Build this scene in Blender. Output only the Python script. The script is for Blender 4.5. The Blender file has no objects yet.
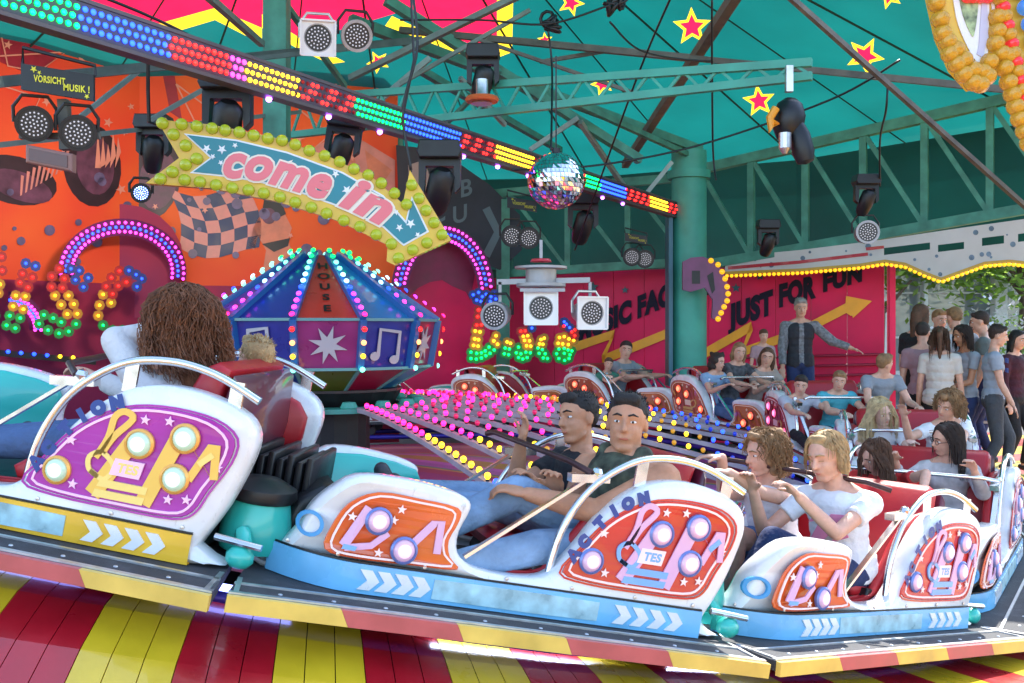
import bpy, math, random
from math import sin, cos, radians as rad, pi, sqrt
from mathutils import Vector as V, Matrix as M
from mathutils.geometry import tessellate_polygon
random.seed(7)
SC = bpy.context.scene
COL = SC.collection
CAMZ = 1.6
def P(px, py, Y):                       # a point of the place seen at this pixel, Y metres ahead
    return V(((px-512)/1000*Y, Y, CAMZ+(330-py)/1000*Y))

# ------------------------------------------------------------------ materials
MATS = {}
def mat(name, col, rough=.5, metal=0., emit=0., ecol=None, var=.0, scale=6., bump=0., coat=0., transl=0., bscale=None):
    if name in MATS: return MATS[name]
    m = bpy.data.materials.new(name); m.use_nodes = True
    nt = m.node_tree; N = nt.nodes; L = nt.links
    b = N['Principled BSDF']
    b.inputs['Base Color'].default_value = (*col, 1)
    b.inputs['Roughness'].default_value = rough
    b.inputs['Metallic'].default_value = metal
    b.inputs['Coat Weight'].default_value = coat
    if emit:
        b.inputs['Emission Color'].default_value = (*(ecol or col), 1)
        b.inputs['Emission Strength'].default_value = emit
    if var or bump:
        tc = N.new('ShaderNodeTexCoord')
        no = N.new('ShaderNodeTexNoise'); no.inputs['Scale'].default_value = scale; no.inputs['Detail'].default_value = 6
        L.new(tc.outputs['Object'], no.inputs['Vector'])
        if var:
            cr = N.new('ShaderNodeValToRGB'); cr.color_ramp.elements[0].position = .3; cr.color_ramp.elements[1].position = .7
            cr.color_ramp.elements[0].color = (*[max(0, c*(1-var)) for c in col], 1)
            cr.color_ramp.elements[1].color = (*[min(1, c*(1+var*.7)) for c in col], 1)
            L.new(no.outputs['Fac'], cr.inputs['Fac']); L.new(cr.outputs['Color'], b.inputs['Base Color'])
            mr = N.new('ShaderNodeMapRange'); mr.inputs['To Min'].default_value = max(0, rough-.12); mr.inputs['To Max'].default_value = min(1, rough+.15)
            L.new(no.outputs['Fac'], mr.inputs['Value']); L.new(mr.outputs['Result'], b.inputs['Roughness'])
        if bump:
            n2 = N.new('ShaderNodeTexNoise'); n2.inputs['Scale'].default_value = bscale or scale*4; n2.inputs['Detail'].default_value = 4
            L.new(tc.outputs['Object'], n2.inputs['Vector'])
            bp = N.new('ShaderNodeBump'); bp.inputs['Strength'].default_value = bump; bp.inputs['Distance'].default_value = .02
            L.new(n2.outputs['Fac'], bp.inputs['Height']); L.new(bp.outputs['Normal'], b.inputs['Normal'])
    if transl:
        tr = N.new('ShaderNodeBsdfTranslucent'); tr.inputs['Color'].default_value = (*col, 1)
        if var: L.new(cr.outputs['Color'], tr.inputs['Color'])
        mx = N.new('ShaderNodeMixShader'); mx.inputs['Fac'].default_value = transl
        L.new(b.outputs[0], mx.inputs[1]); L.new(tr.outputs[0], mx.inputs[2]); L.new(mx.outputs[0], N['Material Output'].inputs['Surface'])
    MATS[name] = m
    return m
def glow(name, col, e, base=None):
    return mat(name, base or col, .3, 0, e, col, coat=.5)

WHITE = mat('white gelcoat', (.76,.76,.755), .26, var=.07, scale=9, coat=.5, bump=.03, bscale=12)
def scuff(m, sc, lo, hi, k):
    N = m.node_tree.nodes; L = m.node_tree.links; b = N['Principled BSDF']; src = b.inputs['Base Color'].links[0].from_socket
    tc = N.new('ShaderNodeTexCoord'); mp = N.new('ShaderNodeMapping'); mp.inputs['Scale'].default_value = (1, 1, .35); no = N.new('ShaderNodeTexNoise'); no.inputs['Scale'].default_value = sc; no.inputs['Detail'].default_value = 9; no.inputs['Roughness'].default_value = .75
    mr = N.new('ShaderNodeMapRange'); mr.inputs['From Min'].default_value = lo; mr.inputs['From Max'].default_value = hi; mr.inputs['To Min'].default_value = 1; mr.inputs['To Max'].default_value = k
    mx = N.new('ShaderNodeMix'); mx.data_type = 'RGBA'; mx.blend_type = 'MULTIPLY'; mx.inputs[0].default_value = 1
    L.new(tc.outputs['Object'], mp.inputs[0]); L.new(mp.outputs[0], no.inputs['Vector']); L.new(no.outputs['Fac'], mr.inputs['Value']); L.new(src, mx.inputs[6]); L.new(mr.outputs[0], mx.inputs[7]); L.new(mx.outputs[2], b.inputs['Base Color'])
scuff(WHITE, 22, .60, .72, .55)
TEAL = mat('teal paint', (.06,.36,.27), .5, var=.22, scale=3, bump=.05)
TEALD = mat('weathered teal steel', (.07,.27,.2), .6, var=.35, scale=5, bump=.1)
GREYG = mat('grey green steel', (.17,.22,.19), .55, var=.3, scale=5, bump=.05)
RUST = mat('brown grey steel', (.12,.115,.095), .6, var=.35, scale=8, bump=.1)
CHROME = mat('worn chrome', (.78,.76,.74), .22, 1., var=.12, scale=14)
ALU = mat('brushed aluminium', (.6,.6,.6), .35, .9, var=.15, scale=20)
PALEST = mat('pale grey green tube', (.30,.36,.33), .5, .3, var=.25, scale=6)
DRUM = mat('dull grey metal', (.34,.33,.34), .45, .6, var=.2, scale=8)
BLACK = mat('black plastic', (.009,.009,.010), .42, var=.3, scale=8, bump=.05)
DARKM = mat('dark red brown steel', (.07,.03,.03), .38, .5, var=.3, scale=20)
RUBBER = mat('black anti slip deck', (.045,.045,.048), .75, var=.3, scale=9, bump=.25, bscale=240)
scuff(RUBBER, 9, .5, .75, 1.8)
REDV = mat('red vinyl', (.42,.012,.018), .38, var=.12, scale=4, bump=.08)
TEALP = mat('turquoise plastic', (.03,.47,.38), .3, var=.08, scale=4, coat=.4)
BLUEP = mat('sky blue paint', (.05,.4,.75), .3, var=.12, scale=5, coat=.4)
NAVY = mat('navy paint', (.01,.05,.25), .35, coat=.3)
YEL = mat('yellow paint', (.75,.47,.02), .35, var=.1, scale=5, coat=.2)
REDP = mat('red paint', (.5,.02,.035), .35, var=.1, scale=5, coat=.2)

# ------------------------------------------------------------------ mesh builder
class MB:
    def __init__(s): s.v = []; s.f = []; s.m = []
    def add(s, vs, fs, mi=0):
        o = len(s.v); s.v += [V(x) for x in vs]; s.f += [tuple(i+o for i in f) for f in fs]; s.m += [mi]*len(fs); return s
    def box(s, c, size, rot=None, mi=0):
        a, b, d = [x/2 for x in size]; R = rot or M.Identity(3); c = V(c)
        vs = [c + R @ V((x*a, y*b, z*d)) for x in (-1,1) for y in (-1,1) for z in (-1,1)]
        return s.add(vs, [(0,1,3,2),(4,6,7,5),(0,4,5,1),(2,3,7,6),(0,2,6,4),(1,5,7,3)], mi)
    def bar(s, p, q, w, h, up=(0,0,1), mi=0):
        p = V(p); q = V(q); x = (q-p); l = x.length; x.normalize(); y = V(up).cross(x)
        if y.length < 1e-4: y = V((1,0,0)).cross(x)
        y.normalize(); z = x.cross(y)
        return s.box((p+q)/2, (l, w, h), M((x, y, z)).transposed(), mi)
    def tube(s, path, r, n=8, mi=0, close=False):
        path = [V(p) for p in path]; rs = r if isinstance(r, (list, tuple)) else [r]*len(path)
        up = None; rings = []
        for i, p in enumerate(path):
            a = path[max(0, i-1)]; b = path[min(len(path)-1, i+1)]
            if close: a = path[i-1]; b = path[(i+1) % len(path)]
            t = (b-a).normalized()
            if up is None:
                up = V((0,0,1)) if abs(t.z) < .9 else V((1,0,0))
            x = up - t*up.dot(t)
            if x.length < 1e-5: x = V((1,0,0)) - t*t.x
            x.normalize(); up = x; y = t.cross(x)
            rings.append([p + (x*cos(2*pi*k/n) + y*sin(2*pi*k/n))*rs[i] for k in range(n)])
        o = len(s.v)
        for ring in rings: s.v += ring
        R = len(rings)
        for i in range(R if close else R-1):
            j = (i+1) % R
            for k in range(n):
                s.f.append((o+i*n+k, o+i*n+(k+1) % n, o+j*n+(k+1) % n, o+j*n+k)); s.m.append(mi)
        if not close:
            s.f.append(tuple(o+k for k in reversed(range(n)))); s.m.append(mi)
            s.f.append(tuple(o+(R-1)*n+k for k in range(n))); s.m.append(mi)
        return s
    def lathe(s, prof, org=(0,0,0), axis=(0,0,1), n=16, mi=0):     # prof: (r, h) pairs
        z = V(axis).normalized(); x = V((0,0,1)).cross(z)
        if x.length < 1e-4: x = V((1,0,0))
        x.normalize(); y = z.cross(x); org = V(org); o = len(s.v)
        for r, h in prof:
            s.v += [org + z*h + (x*cos(2*pi*k/n)+y*sin(2*pi*k/n))*r for k in range(n)]
        for i in range(len(prof)-1):
            for k in range(n):
                s.f.append((o+i*n+k, o+i*n+(k+1) % n, o+(i+1)*n+(k+1) % n, o+(i+1)*n+k)); s.m.append(mi)
        if prof[0][0] > 1e-4: s.f.append(tuple(o+k for k in reversed(range(n)))); s.m.append(mi)
        if prof[-1][0] > 1e-4: s.f.append(tuple(o+(len(prof)-1)*n+k for k in range(n))); s.m.append(mi)
        return s
    def ball(s, c, r, n=10, mi=0, R=None):
        r = r if isinstance(r, (tuple, list, V)) else (r, r, r); c = V(c); R = R or M.Identity(3); o = len(s.v); m = max(4, n//2)
        s.v.append(c + R @ V((0,0,r[2])))
        for i in range(1, m):
            th = pi*i/m
            s.v += [c + R @ V((r[0]*sin(th)*cos(2*pi*k/n), r[1]*sin(th)*sin(2*pi*k/n), r[2]*cos(th))) for k in range(n)]
        s.v.append(c + R @ V((0,0,-r[2]))); e = len(s.v)-1
        for k in range(n): s.f.append((o, o+1+k, o+1+(k+1) % n)); s.m.append(mi)
        for i in range(m-2):
            for k in range(n):
                a = o+1+i*n; s.f.append((a+k, a+n+k, a+n+(k+1) % n, a+(k+1) % n)); s.m.append(mi)
        a = o+1+(m-2)*n
        for k in range(n): s.f.append((a+k, e, a+(k+1) % n)); s.m.append(mi)
        return s
    def cap(s, p, q, r0, r1, n=12, flat=False):            # tapered capsule (flat: cut ends)
        p = V(p); q = V(q); d = (q-p)
        if d.length < 1e-5: d = V((0,0,1e-3))
        t = d.normalized(); pts = []; rs = []
        if flat: pts = [p, p+d*.5, q]; rs = [r0, (r0+r1)/2, r1]
        else:
            for a in (85, 60, 30): pts.append(p - t*r0*sin(rad(a))); rs.append(max(r0*cos(rad(a)), 1e-4))
            pts += [p, q]; rs += [r0, r1]
            for a in (30, 60, 85): pts.append(q + t*r1*sin(rad(a))); rs.append(max(r1*cos(rad(a)), 1e-4))
        return s.tube(pts, rs, n)
    def prism(s, poly, f, y0, y1, bev=0., mi=0, top=None):         # poly of 2d points, f(x, y, h) -> 3d
        A = sum(poly[i-1][0]*poly[i][1]-poly[i][0]*poly[i-1][1] for i in range(len(poly)))
        if A < 0: poly = list(reversed(poly))
        def inset(d):
            out = []; n = len(poly)
            for i in range(n):
                a = V(poly[i-1]); b = V(poly[i]); c = V(poly[(i+1) % n])
                u = (b-a).normalized(); w = (c-b).normalized()
                nu = V((-u.y, u.x)); nw = V((-w.y, w.x)); k = nu+nw
                if k.length < 1e-4: k = nu
                k.normalize(); out.append(b + k*d/max(.5, k.dot(nu)))
            return out
        if bev: layers = [(inset(bev), y0), (inset(bev*.3), y0+(bev*.4 if y1 > y0 else -bev*.4)), (poly, y0+(bev if y1 > y0 else -bev)), (poly, y1-(bev if y1 > y0 else -bev)), (inset(bev*.3), y1-(bev*.4 if y1 > y0 else -bev*.4)), (inset(bev), y1)]
        else: layers = [(poly, y0), (poly, y1)]
        n = len(poly); o = len(s.v)
        for pl, h in layers: s.v += [V(f(p[0], p[1], h)) for p in pl]
        for i in range(len(layers)-1):
            for k in range(n):
                s.f.append((o+i*n+k, o+i*n+(k+1) % n, o+(i+1)*n+(k+1) % n, o+(i+1)*n+k)); s.m.append(mi)
        tri = tessellate_polygon([[V((p[0], p[1], 0)) for p in layers[0][0]]])
        for t in tri: s.f.append((o+t[2], o+t[1], o+t[0])); s.m.append(mi)
        e = o+(len(layers)-1)*n
        for t in tri: s.f.append((e+t[0], e+t[1], e+t[2])); s.m.append(mi if top is None else top)
        return s
    def build(s, name, mats, parent=None, smooth=False, fix=True):
        me = bpy.data.meshes.new(name)
        W = M(MW[parent.name]).inverted() if parent and parent.name in MW else None
        me.from_pydata([tuple(W @ v) if W else tuple(v) for v in s.v], [], s.f)
        for m in (mats if isinstance(mats, (list, tuple)) else [mats]): me.materials.append(m)
        if any(s.m): me.polygons.foreach_set('material_index', s.m)
        if fix:
            import bmesh
            bm = bmesh.new(); bm.from_mesh(me); bmesh.ops.recalc_face_normals(bm, faces=bm.faces); bm.to_mesh(me); bm.free()
        if smooth:
            me.polygons.foreach_set('use_smooth', [True]*len(me.polygons))
            if smooth is not True: me.set_sharp_from_angle(angle=rad(smooth))
        me.update()
        o = bpy.data.objects.new(name, me); COL.objects.link(o)
        if parent: o.parent = parent; MW[o.name] = MW.get(parent.name, M.Identity(4))
        return o
MW = {}
def tag(o, label=None, cat=None, group=None, kind=None):
    if label: o['label'] = label
    if cat: o['category'] = cat
    if group: o['group'] = group
    if kind: o['kind'] = kind
    return o
def thing(name, mtx, label, cat, group=None):
    o = bpy.data.objects.new(name, None); COL.objects.link(o); o.empty_display_size = .1
    if not isinstance(mtx, M): mtx = M.Translation(V(mtx))
    o.matrix_world = mtx; MW[o.name] = mtx.copy()
    return tag(o, label, cat, group)
def dupchild(o, parent, mtx):          # one more of the same part (shared mesh), mtx local to the thing
    c = o.copy(); COL.objects.link(c); c.parent = parent; c.matrix_local = mtx; return c

def text_mesh(s, size=1., bold=0., shear=0., mono=False):
    cu = bpy.data.curves.new('t', 'FONT'); cu.body = s; cu.size = size; cu.offset = bold; cu.shear = shear
    cu.space_character = 1.08; cu.align_x = 'CENTER'; cu.resolution_u = 4
    o = bpy.data.objects.new('t', cu); COL.objects.link(o)
    dg = bpy.context.evaluated_depsgraph_get(); dg.update()
    me = o.evaluated_get(dg).to_mesh()
    vs = [v.co.copy() for v in me.vertices]; fs = [tuple(p.vertices) for p in me.polygons]
    o.to_mesh_clear(); bpy.data.objects.remove(o); bpy.data.curves.remove(cu)
    return vs, fs
def text(mb, s, size, f, mi=0, bold=0., shear=0., sub=0):          # f(x, y) -> 3d
    vs, fs = text_mesh(s, size, bold, shear)
    mb.add([f(v.x, v.y) for v in vs], fs, mi); return mb
def star(c, r, r2=None, n=5, a0=90):
    r2 = r2 or r*.42
    return [(c[0]+(r if i % 2 == 0 else r2)*cos(rad(a0+i*180/n)), c[1]+(r if i % 2 == 0 else r2)*sin(rad(a0+i*180/n))) for i in range(2*n)]
def frameM(o, x, y, z):
    return M(((x[0],y[0],z[0],o[0]),(x[1],y[1],z[1],o[1]),(x[2],y[2],z[2],o[2]),(0,0,0,1)))
def lookM(o, f, up=(0,0,1)):           # local +Y faces f
    y = V(f).normalized(); x = y.cross(V(up)).normalized(); z = x.cross(y); return frameM(V(o), x, y, z)

# ------------------------------------------------------------------ the ride's geometry
C0 = V((-1.55, 8.44, 0))
KN = [(-180,.8),(-123,1.12),(-103,1.15),(-91,.985),(-83,.805),(-73,.62),(-63,.415),(-43,.15),(-33,.14),(-13,.25),(7,.42),(27,.55),(47,.58),(67,.51),(87,.45),(107,.43),(180,.8)]
def zt(p):
    p = (p+180) % 360-180
    for (a, za), (b, zb) in zip(KN, KN[1:]):
        if a <= p <= b: return za+(zb-za)*(p-a)/(b-a)
def zs(p):                             # smoothed
    return sum(zt(p+d) for d in (-8,-4,0,4,8))/5
def pol(R, p, z): return V((C0.x+R*cos(rad(p)), C0.y+R*sin(rad(p)), z))
def carM(p):
    c, s = cos(rad(p)), sin(rad(p)); z0, z1 = zt(p+10), zt(p-10)
    x = V((s, -c, (z1-z0)/1.86)).normalized(); y = V((c, s, 0)); return frameM(V((C0.x+4.65*c, C0.y+4.65*s, (z0+z1)/2)), x, y, x.cross(y))
# ------------------------------------------------------------------ ride cars
PROF = [(.88,0),(.82,.10),(.775,.17),(.745,.25),(.69,.32),(.60,.385),(.45,.40),(.30,.392),(.20,.372),(.175,.335),(.2,.25),(.19,.18),(.13,.14),(.02,.125),(-.1,.13),(-.17,.16),(-.24,.25),(-.31,.37),(-.40,.47),(-.50,.535),(-.62,.562),(-.76,.55),(-.87,.51),(-.915,.45),(-.91,.36),(-.86,.2),(-.79,.06),(-.77,0)]
PROF = [(x if x < .5 else .5+(x-.5)*.85, z) for x, z in PROF]
def catmull(pts, k=3):
    out = []; n = len(pts)
    for i in range(n):
        p0, p1, p2, p3 = [V(pts[(i+j-1) % n]) for j in range(4)]
        for a in range(k):
            t = a/k; out.append(tuple(.5*((2*p1)+(p2-p0)*t+(2*p0-5*p1+4*p2-p3)*t*t+(3*p1-p0-3*p2+p3)*t**3)))
    return out
def curve_pts(pts, k=6):
    out = []; n = len(pts)
    for i in range(n-1):
        p0, p1, p2, p3 = V(pts[max(0, i-1)]), V(pts[i]), V(pts[i+1]), V(pts[min(n-1, i+2)])
        for a in range(k):
            t = a/k; out.append(.5*((2*p1)+(p2-p0)*t+(2*p0-5*p1+4*p2-p3)*t*t+(3*p1-p0-3*p2+p3)*t**3))
    out.append(V(pts[-1])); return out
def side(sg):
    def f(x, z, h): return (x, sg*(.40+h-2.3*max(0, x-.52)**2-.5*max(0, -x-.7)**2), z)
    return f
def ring2(c, r0, r1, n=18):
    return [(c[0]+r0*cos(2*pi*k/n), c[1]+r0*sin(2*pi*k/n)) for k in range(n)], [(c[0]+r1*cos(2*pi*k/n), c[1]+r1*sin(2*pi*k/n)) for k in range(n)]
def band(mb, pts, w, f, h0, h1, mi=0, close=False):          # a raised stripe following 2d points
    n = len(pts); L = []; Rr = []
    for i in range(n):
        a = V(pts[i-1] if (close or i) else pts[i]); c = V(pts[(i+1) % n] if (close or i < n-1) else pts[i])
        t = (c-a).normalized(); nn = V((-t.y, t.x)); p = V(pts[i]); L.append(p+nn*w/2); Rr.append(p-nn*w/2)
    o = len(mb.v)
    for i in range(n): mb.v += [V(f(*L[i], h0)), V(f(*L[i], h1)), V(f(*Rr[i], h1)), V(f(*Rr[i], h0))]
    for i in range(n if close else n-1):
        j = (i+1) % n
        for k in range(4): mb.f.append((o+4*i+k, o+4*i+(k+1) % 4, o+4*j+(k+1) % 4, o+4*j+k)); mb.m.append(mi)
EMB = [(-.20,.17),(-.255,.26),(-.33,.36),(-.42,.43),(-.52,.475),(-.65,.49),(-.78,.478),(-.855,.43),(-.85,.35),(-.80,.25),(-.765,.175),(-.70,.145),(-.51,.142),(-.31,.146)]
NEMB = [(.645,.125),(.64,.2),(.60,.29),(.51,.345),(.36,.345),(.225,.335),(.212,.29),(.235,.22),(.22,.165),(.185,.125),(.35,.118),(.55,.114)]
NO = [(.02,.0),(0,0)]
PAL = {
 'red': dict(e=(.62,.035,.02), e2=(.75,.12,.02), m=(.72,.42,.62), m2=(.18,.42,.75), base=(.17,.5,.78), lamp=(1,.62,.85), ring=(.16,.22,.5), ln=(.95,.75,.7)),
 'purple': dict(e=(.42,.03,.36), e2=(.65,.03,.30), m=(.9,.55,.1), m2=(.95,.7,.2), base=(.85,.48,.03), lamp=(.75,1,.75), ring=(.9,.45,.1), ln=(.95,.6,.8)),
 'orange': dict(e=(.55,.12,.05), e2=(.6,.17,.05), m=(.4,.07,.03), m2=(.7,.4,.1), base=(.3,.1,.08), lamp=(1,.12,.06), ring=(.3,.05,.03), ln=(.85,.6,.4)),
 'crimson': dict(e=(.42,.02,.03), e2=(.45,.04,.03), m=(.35,.03,.05), m2=(.7,.3,.1), base=(.4,.03,.05), lamp=(1,.12,.3), ring=(.3,.03,.06), ln=(.85,.5,.5)),
}
def hump_word(W, f, pan, size=.054):
    b = MB(); arc = curve_pts([(-.185,.20),(-.235,.285),(-.31,.40),(-.39,.465),(-.5,.515)], 8)
    for i, ch in enumerate(W):
        t = .16+.74*i/(len(W)-1); k = int(t*(len(arc)-1)); p = arc[k]; tg = (arc[min(k+1, len(arc)-1)]-arc[max(k-1, 0)]).normalized()
        text(b, ch, size, lambda x, y: f(*(V(p)+tg*x+V((tg.y, -tg.x))*(y-.036)), .118), 0, .007)
    o = b.build('word', NAVY, None); o.parent = pan; return o
def make_car(kind, far=False):
    q = PAL[kind]
    E1 = mat(kind+' emblem', q['e'], .22, var=.08, coat=.5); E2 = mat(kind+' nose emblem', q['e2'], .22, var=.1, coat=.5)
    Mo = mat(kind+' motif', q['m'], .3, coat=.4); M2 = mat(kind+' motif accent', q['m2'], .3, coat=.4)
    Ln = mat(kind+' pinstripe', q['ln'], .3); Ba = mat(kind+' base paint', q['base'], .28, var=.2, scale=4, coat=.4)
    Lp = glow(kind+' lamp glass', q['lamp'], 1.2 if far else .12); Ri = mat(kind+' lamp ring', q['ring'], .3, .3)
    Lh = mat(kind+' lamp halo', tuple(x*.72 for x in q['lamp']), .2, 0, .35 if far else .02, q['lamp'], coat=.6)
    Mural = mat('beach mural', (.40,.62,.66), .3, var=.35, scale=14)
    root = thing('ride_car', (0,0,0), 'x', 'ride car')
    for sg in (1, -1):
        f = side(sg)
        pan = MB().prism(catmull(PROF, 3), f, 0, .11, .022).build('side_panel', WHITE, root, smooth=50)
        b = MB(); band(b, [(.81-k*.053,.052) for k in range(31)], .098, f, .10, .122)
        bs = b.build('base_band', Ba, pan, smooth=40)
        b = MB(); band(b, [(.81-k*.053,.105) for k in range(31)], .006, f, .104, .116); b.build('seam', BLACK, pan)
        b = MB()
        for x_ in (.76,.6,.3,.0,-.25,-.5,-.74): b.lathe([(.008,0),(.007,.004),(0,.005)], f(x_, .118, .108), V(f(x_, .1, 1))-V(f(x_, .1, 0)), 8)
        b.build('screws', ALU, pan)
        for xs_ in ([.52,.46,.40,.34], [-.42,-.49,-.56,-.63]):
            b = MB(); d = -.03
            for x0 in xs_: b.prism([(x0,.018),(x0+d,.05),(x0,.085),(x0-.042,.085),(x0-.042+d,.05),(x0-.042,.018)], f, .122, .127)
            b.build('chevrons', WHITE, pan)
        b = MB(); b.prism([(.26,.018),(.26,.085),(.09,.087),(-.15,.087),(-.36,.085),(-.36,.018),(-.1,.015)], f, .122, .126); b.build('beach_picture', Mural, pan)
        # printed emblems
        b = MB(); b.prism(catmull(EMB, 3), f, .106, .114, .003, 0); band(b, [V(p)*.93+V((-.53,.315))*.07 for p in catmull(EMB, 3)], .008, f, .112, .117, 1, True)
        band(b, [V(p)*1.03-V((-.53,.315))*.03 for p in catmull(EMB, 3)], .007, f, .109, .1135, 0, True)
        # note beams, key block and clef
        for (p, r) in (((-.43,.17),(-.535,.37)), ((-.60,.17),(-.675,.39))): band(b, [p, r], .055, f, .114, .12, 2)
        band(b, [(-.70,.41),(-.80,.3)], .0, f, .114, .12, 2)
        b.prism([(-.43,.165),(-.60,.165),(-.605,.19),(-.437,.19)], f, .114, .122, 0, 3); b.prism([(-.44,.2),(-.606,.2),(-.61,.225),(-.45,.225)], f, .114, .122, 0, 3)
        b.prism([(-.475,.245),(-.575,.245),(-.585,.30),(-.487,.30)], f, .114, .122, 0, 1)
        band(b, curve_pts([(-.41,.245),(-.46,.225),(-.485,.27),(-.44,.31),(-.40,.29),(-.405,.25),(-.44,.23)], 4), .016, f, .1145, .121, 3)
        band(b, curve_pts([(-.44,.31),(-.47,.37),(-.52,.435),(-.49,.455),(-.46,.43),(-.45,.36),(-.42,.29)], 4), .022, f, .1145, .121, 2)
        band(b, [(-.735,.275),(-.79,.395),(-.805,.40),(-.815,.29)], .026, f, .1145, .121, 2); band(b, [(-.76,.33),(-.80,.37)], .02, f, .121, .123, 3)
        for c in ((-.33,.33),(-.27,.22),(-.64,.45),(-.36,.19),(-.68,.20),(-.74,.21),(-.56,.44),(-.82,.33)): b.prism(star(c, .018), f, .1145, .119, 0, 1)
        if sg > 0: text(b, 'TES', .042, lambda x, y: f(-.532-x-y*.15, .258+y, .1225), 3, .002)
        b.build('emblem', [E1, Ln, Mo, M2], pan)
        b = MB(); b.prism(catmull(NEMB, 3), f, .106, .114, .003, 0); band(b, [V(p)*.9+V((.43,.225))*.1 for p in catmull(NEMB, 3)], .007, f, .112, .117, 1, True)
        band(b, [(.59,.15),(.53,.29)], .032, f, .114, .12, 2); band(b, [(.585,.145),(.5,.165),(.45,.215)], .022, f, .1145, .1205, 2)
        band(b, [(.38,.165),(.30,.27),(.275,.28),(.27,.17)], .026, f, .1145, .121, 2); b.prism([(.595,.14),(.55,.14),(.545,.155),(.59,.157)], f, .1205, .1225, 0, 3)
        for c in ((.44,.26),(.58,.25),(.47,.145),(.42,.30)): b.prism(star(c, .017), f, .1145, .119, 0, 1)
        b.build('nose_emblem', [E2, Ln, Mo, M2], pan)
        for (cx, cz, r) in ((-.30,.225,.038),(-.555,.36,.04),(-.70,.405,.04),(-.69,.27,.04),(.49,.25,.038),(.385,.165,.038)):
            b = MB(); lo = [f(cx, cz, .112)]
            n = V(f(cx, cz, 1))-V(f(cx, cz, 0))
            b.lathe([(r*1.25,0),(r*1.25,.012),(r*1.05,.018),(r,.012)], f(cx, cz, .11), n, 20, 0); b.lathe([(r,.012),(r*.8,.022),(r*.62,.0255)], f(cx, cz, .11), n, 20, 2); b.lathe([(r*.62,.0255),(r*.4,.029),(0,.031)], f(cx, cz, .11), n, 20, 1)
            b.build('lamp', [Ri, Lp, Lh], pan, smooth=40)
        b = MB(); o3, i3 = ring2((.705,.195), .038, .028); band(b, o3, .012, f, .105, .116, 0, True); b.build('nose_ring', mat('blue ring', (.05,.3,.6), .3), pan)
        if sg > 0: hump_word('ACTION', f, pan)
        MB().prism([(x*.95, z*.94+.004) for x, z in catmull(PROF, 1) if x < .12 and z > .1], lambda x, z, h: (x, sg*(.395-h), z), 0, .045, .015).build('side_pad', REDV, root, smooth=50)
        MB().prism([(x*.97, z*.95) for x, z in catmull(PROF, 1) if x > .1], lambda x, z, h: (x, sg*(.398-2.3*max(0, x-.52)**2-h), z), 0, .03, .01).build('nose_lining', TEALP, root, smooth=50)
        y = sg*.45
        b = MB(); b.tube(curve_pts([(-.17,y,.12),(-.19,y,.30),(-.27,y,.47),(-.42,y,.595),(-.58,y,.635),(-.74,y,.62),(-.90,y,.56)], 6), .0145, 10)
        for x in (-.46,-.82): b.box((x, y, .56), (.045,.012,.10))
        b.build('hand_rail', CHROME, root, smooth=40)
    b = MB(); b.prism([(-.78,.03),(.55,.03),(.55,.06),(-.1,.07),(-.14,.17),(-.55,.15),(-.78,.12)], lambda x, z, h: (x, h, z), -.385, .385, .008); b.prism([(.55,.03),(.78,.03),(.77,.06),(.55,.06)], lambda x, z, h: (x, h, z), -.2, .2, .005); b.build('floor_pan', BLACK, root)
    b = MB(); b.prism([(-.08,.13),(-.06,.17),(-.1,.20),(-.5,.175),(-.56,.13)], lambda x, z, h: (x, h, z), -.35, .35, .015); b.build('seat', REDV, root, smooth=50)
    b = MB(); b.prism([(-.50,.15),(-.56,.4),(-.65,.62),(-.70,.65),(-.75,.63),(-.72,.45),(-.66,.13)], lambda x, z, h: (x, h, z), -.345, .345, .03)
    b.build('backrest', REDV, root, smooth=50)
    b = MB(); b.prism([(-.67,.10),(-.73,.45),(-.765,.615),(-.79,.59),(-.80,.4),(-.76,.10)], lambda x, z, h: (x, h, z), -.36, .36, .02); b.build('back_shell', mat('dark maroon shell', (.09,.012,.03), .35, coat=.4), root, smooth=50)
    b = MB(); b.prism([(.80,.06),(.74,.24),(.66,.30),(.6,.30),(.68,.2),(.70,.06)], lambda x, z, h: (x, h, z), -.23, .23, .02); b.build('nose_cowl', BLACK, root, smooth=50)
    # lap bar and its gate arms
    b = MB(); b.tube([(-.10,-.43,.56),(-.12,-.38,.575),(-.2,.36,.555),(-.27,.44,.53)], .0125, 10); b.build('lap_bar', DARKM, root, smooth=40)
    for sg in (1, -1):
        b = MB(); b.bar((-.29,sg*.44,.535), (.15,sg*.44,.16), .012, .026, (0,1,0)); b.bar((-.34,sg*.43,.52), (-.19,sg*.43,.50), .03, .05, (0,1,0)); b.ball((-.29,sg*.44,.535), .022, 8)
        b.build('gate_arm', CHROME, root, smooth=30)
    # platform: trapezoid between neighbouring cars
    def tz(y): return (4.65+y)*math.tan(rad(10))
    d = MB(); ya, yb = -.60, .735
    A = [(-tz(ya)+.004, ya), (tz(ya)-.004, ya), (tz(yb)-.004, yb), (-tz(yb)+.004, yb)]
    d.prism(A, lambda x, y, h: (x, y, h) , -.035, 0.0); dk = d.build('platform', RUBBER, root)
    b = MB()
    for y, w, z in ((yb-.012,.02,.003),(yb-.14,.014,.003),(ya+.02,.02,.003)): b.box((0, y, z), (2*tz(y)-.01, w, .006))
    for s in (-1, 1): b.bar((s*(tz(.52)-.012),.52,.003), (s*(tz(yb)-.03),yb-.02,.003), .016, .006)
    for s in (-1, 1):
        for k in range(5): b.lathe([(.008,0),(.006,.003),(0,.004)], (s*(.1+k*.17), yb-.07, .0), (0,0,1), 6)
    b.build('edge_strip', ALU, dk)
    b = MB(); n = 5; L = tz(yb)
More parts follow.
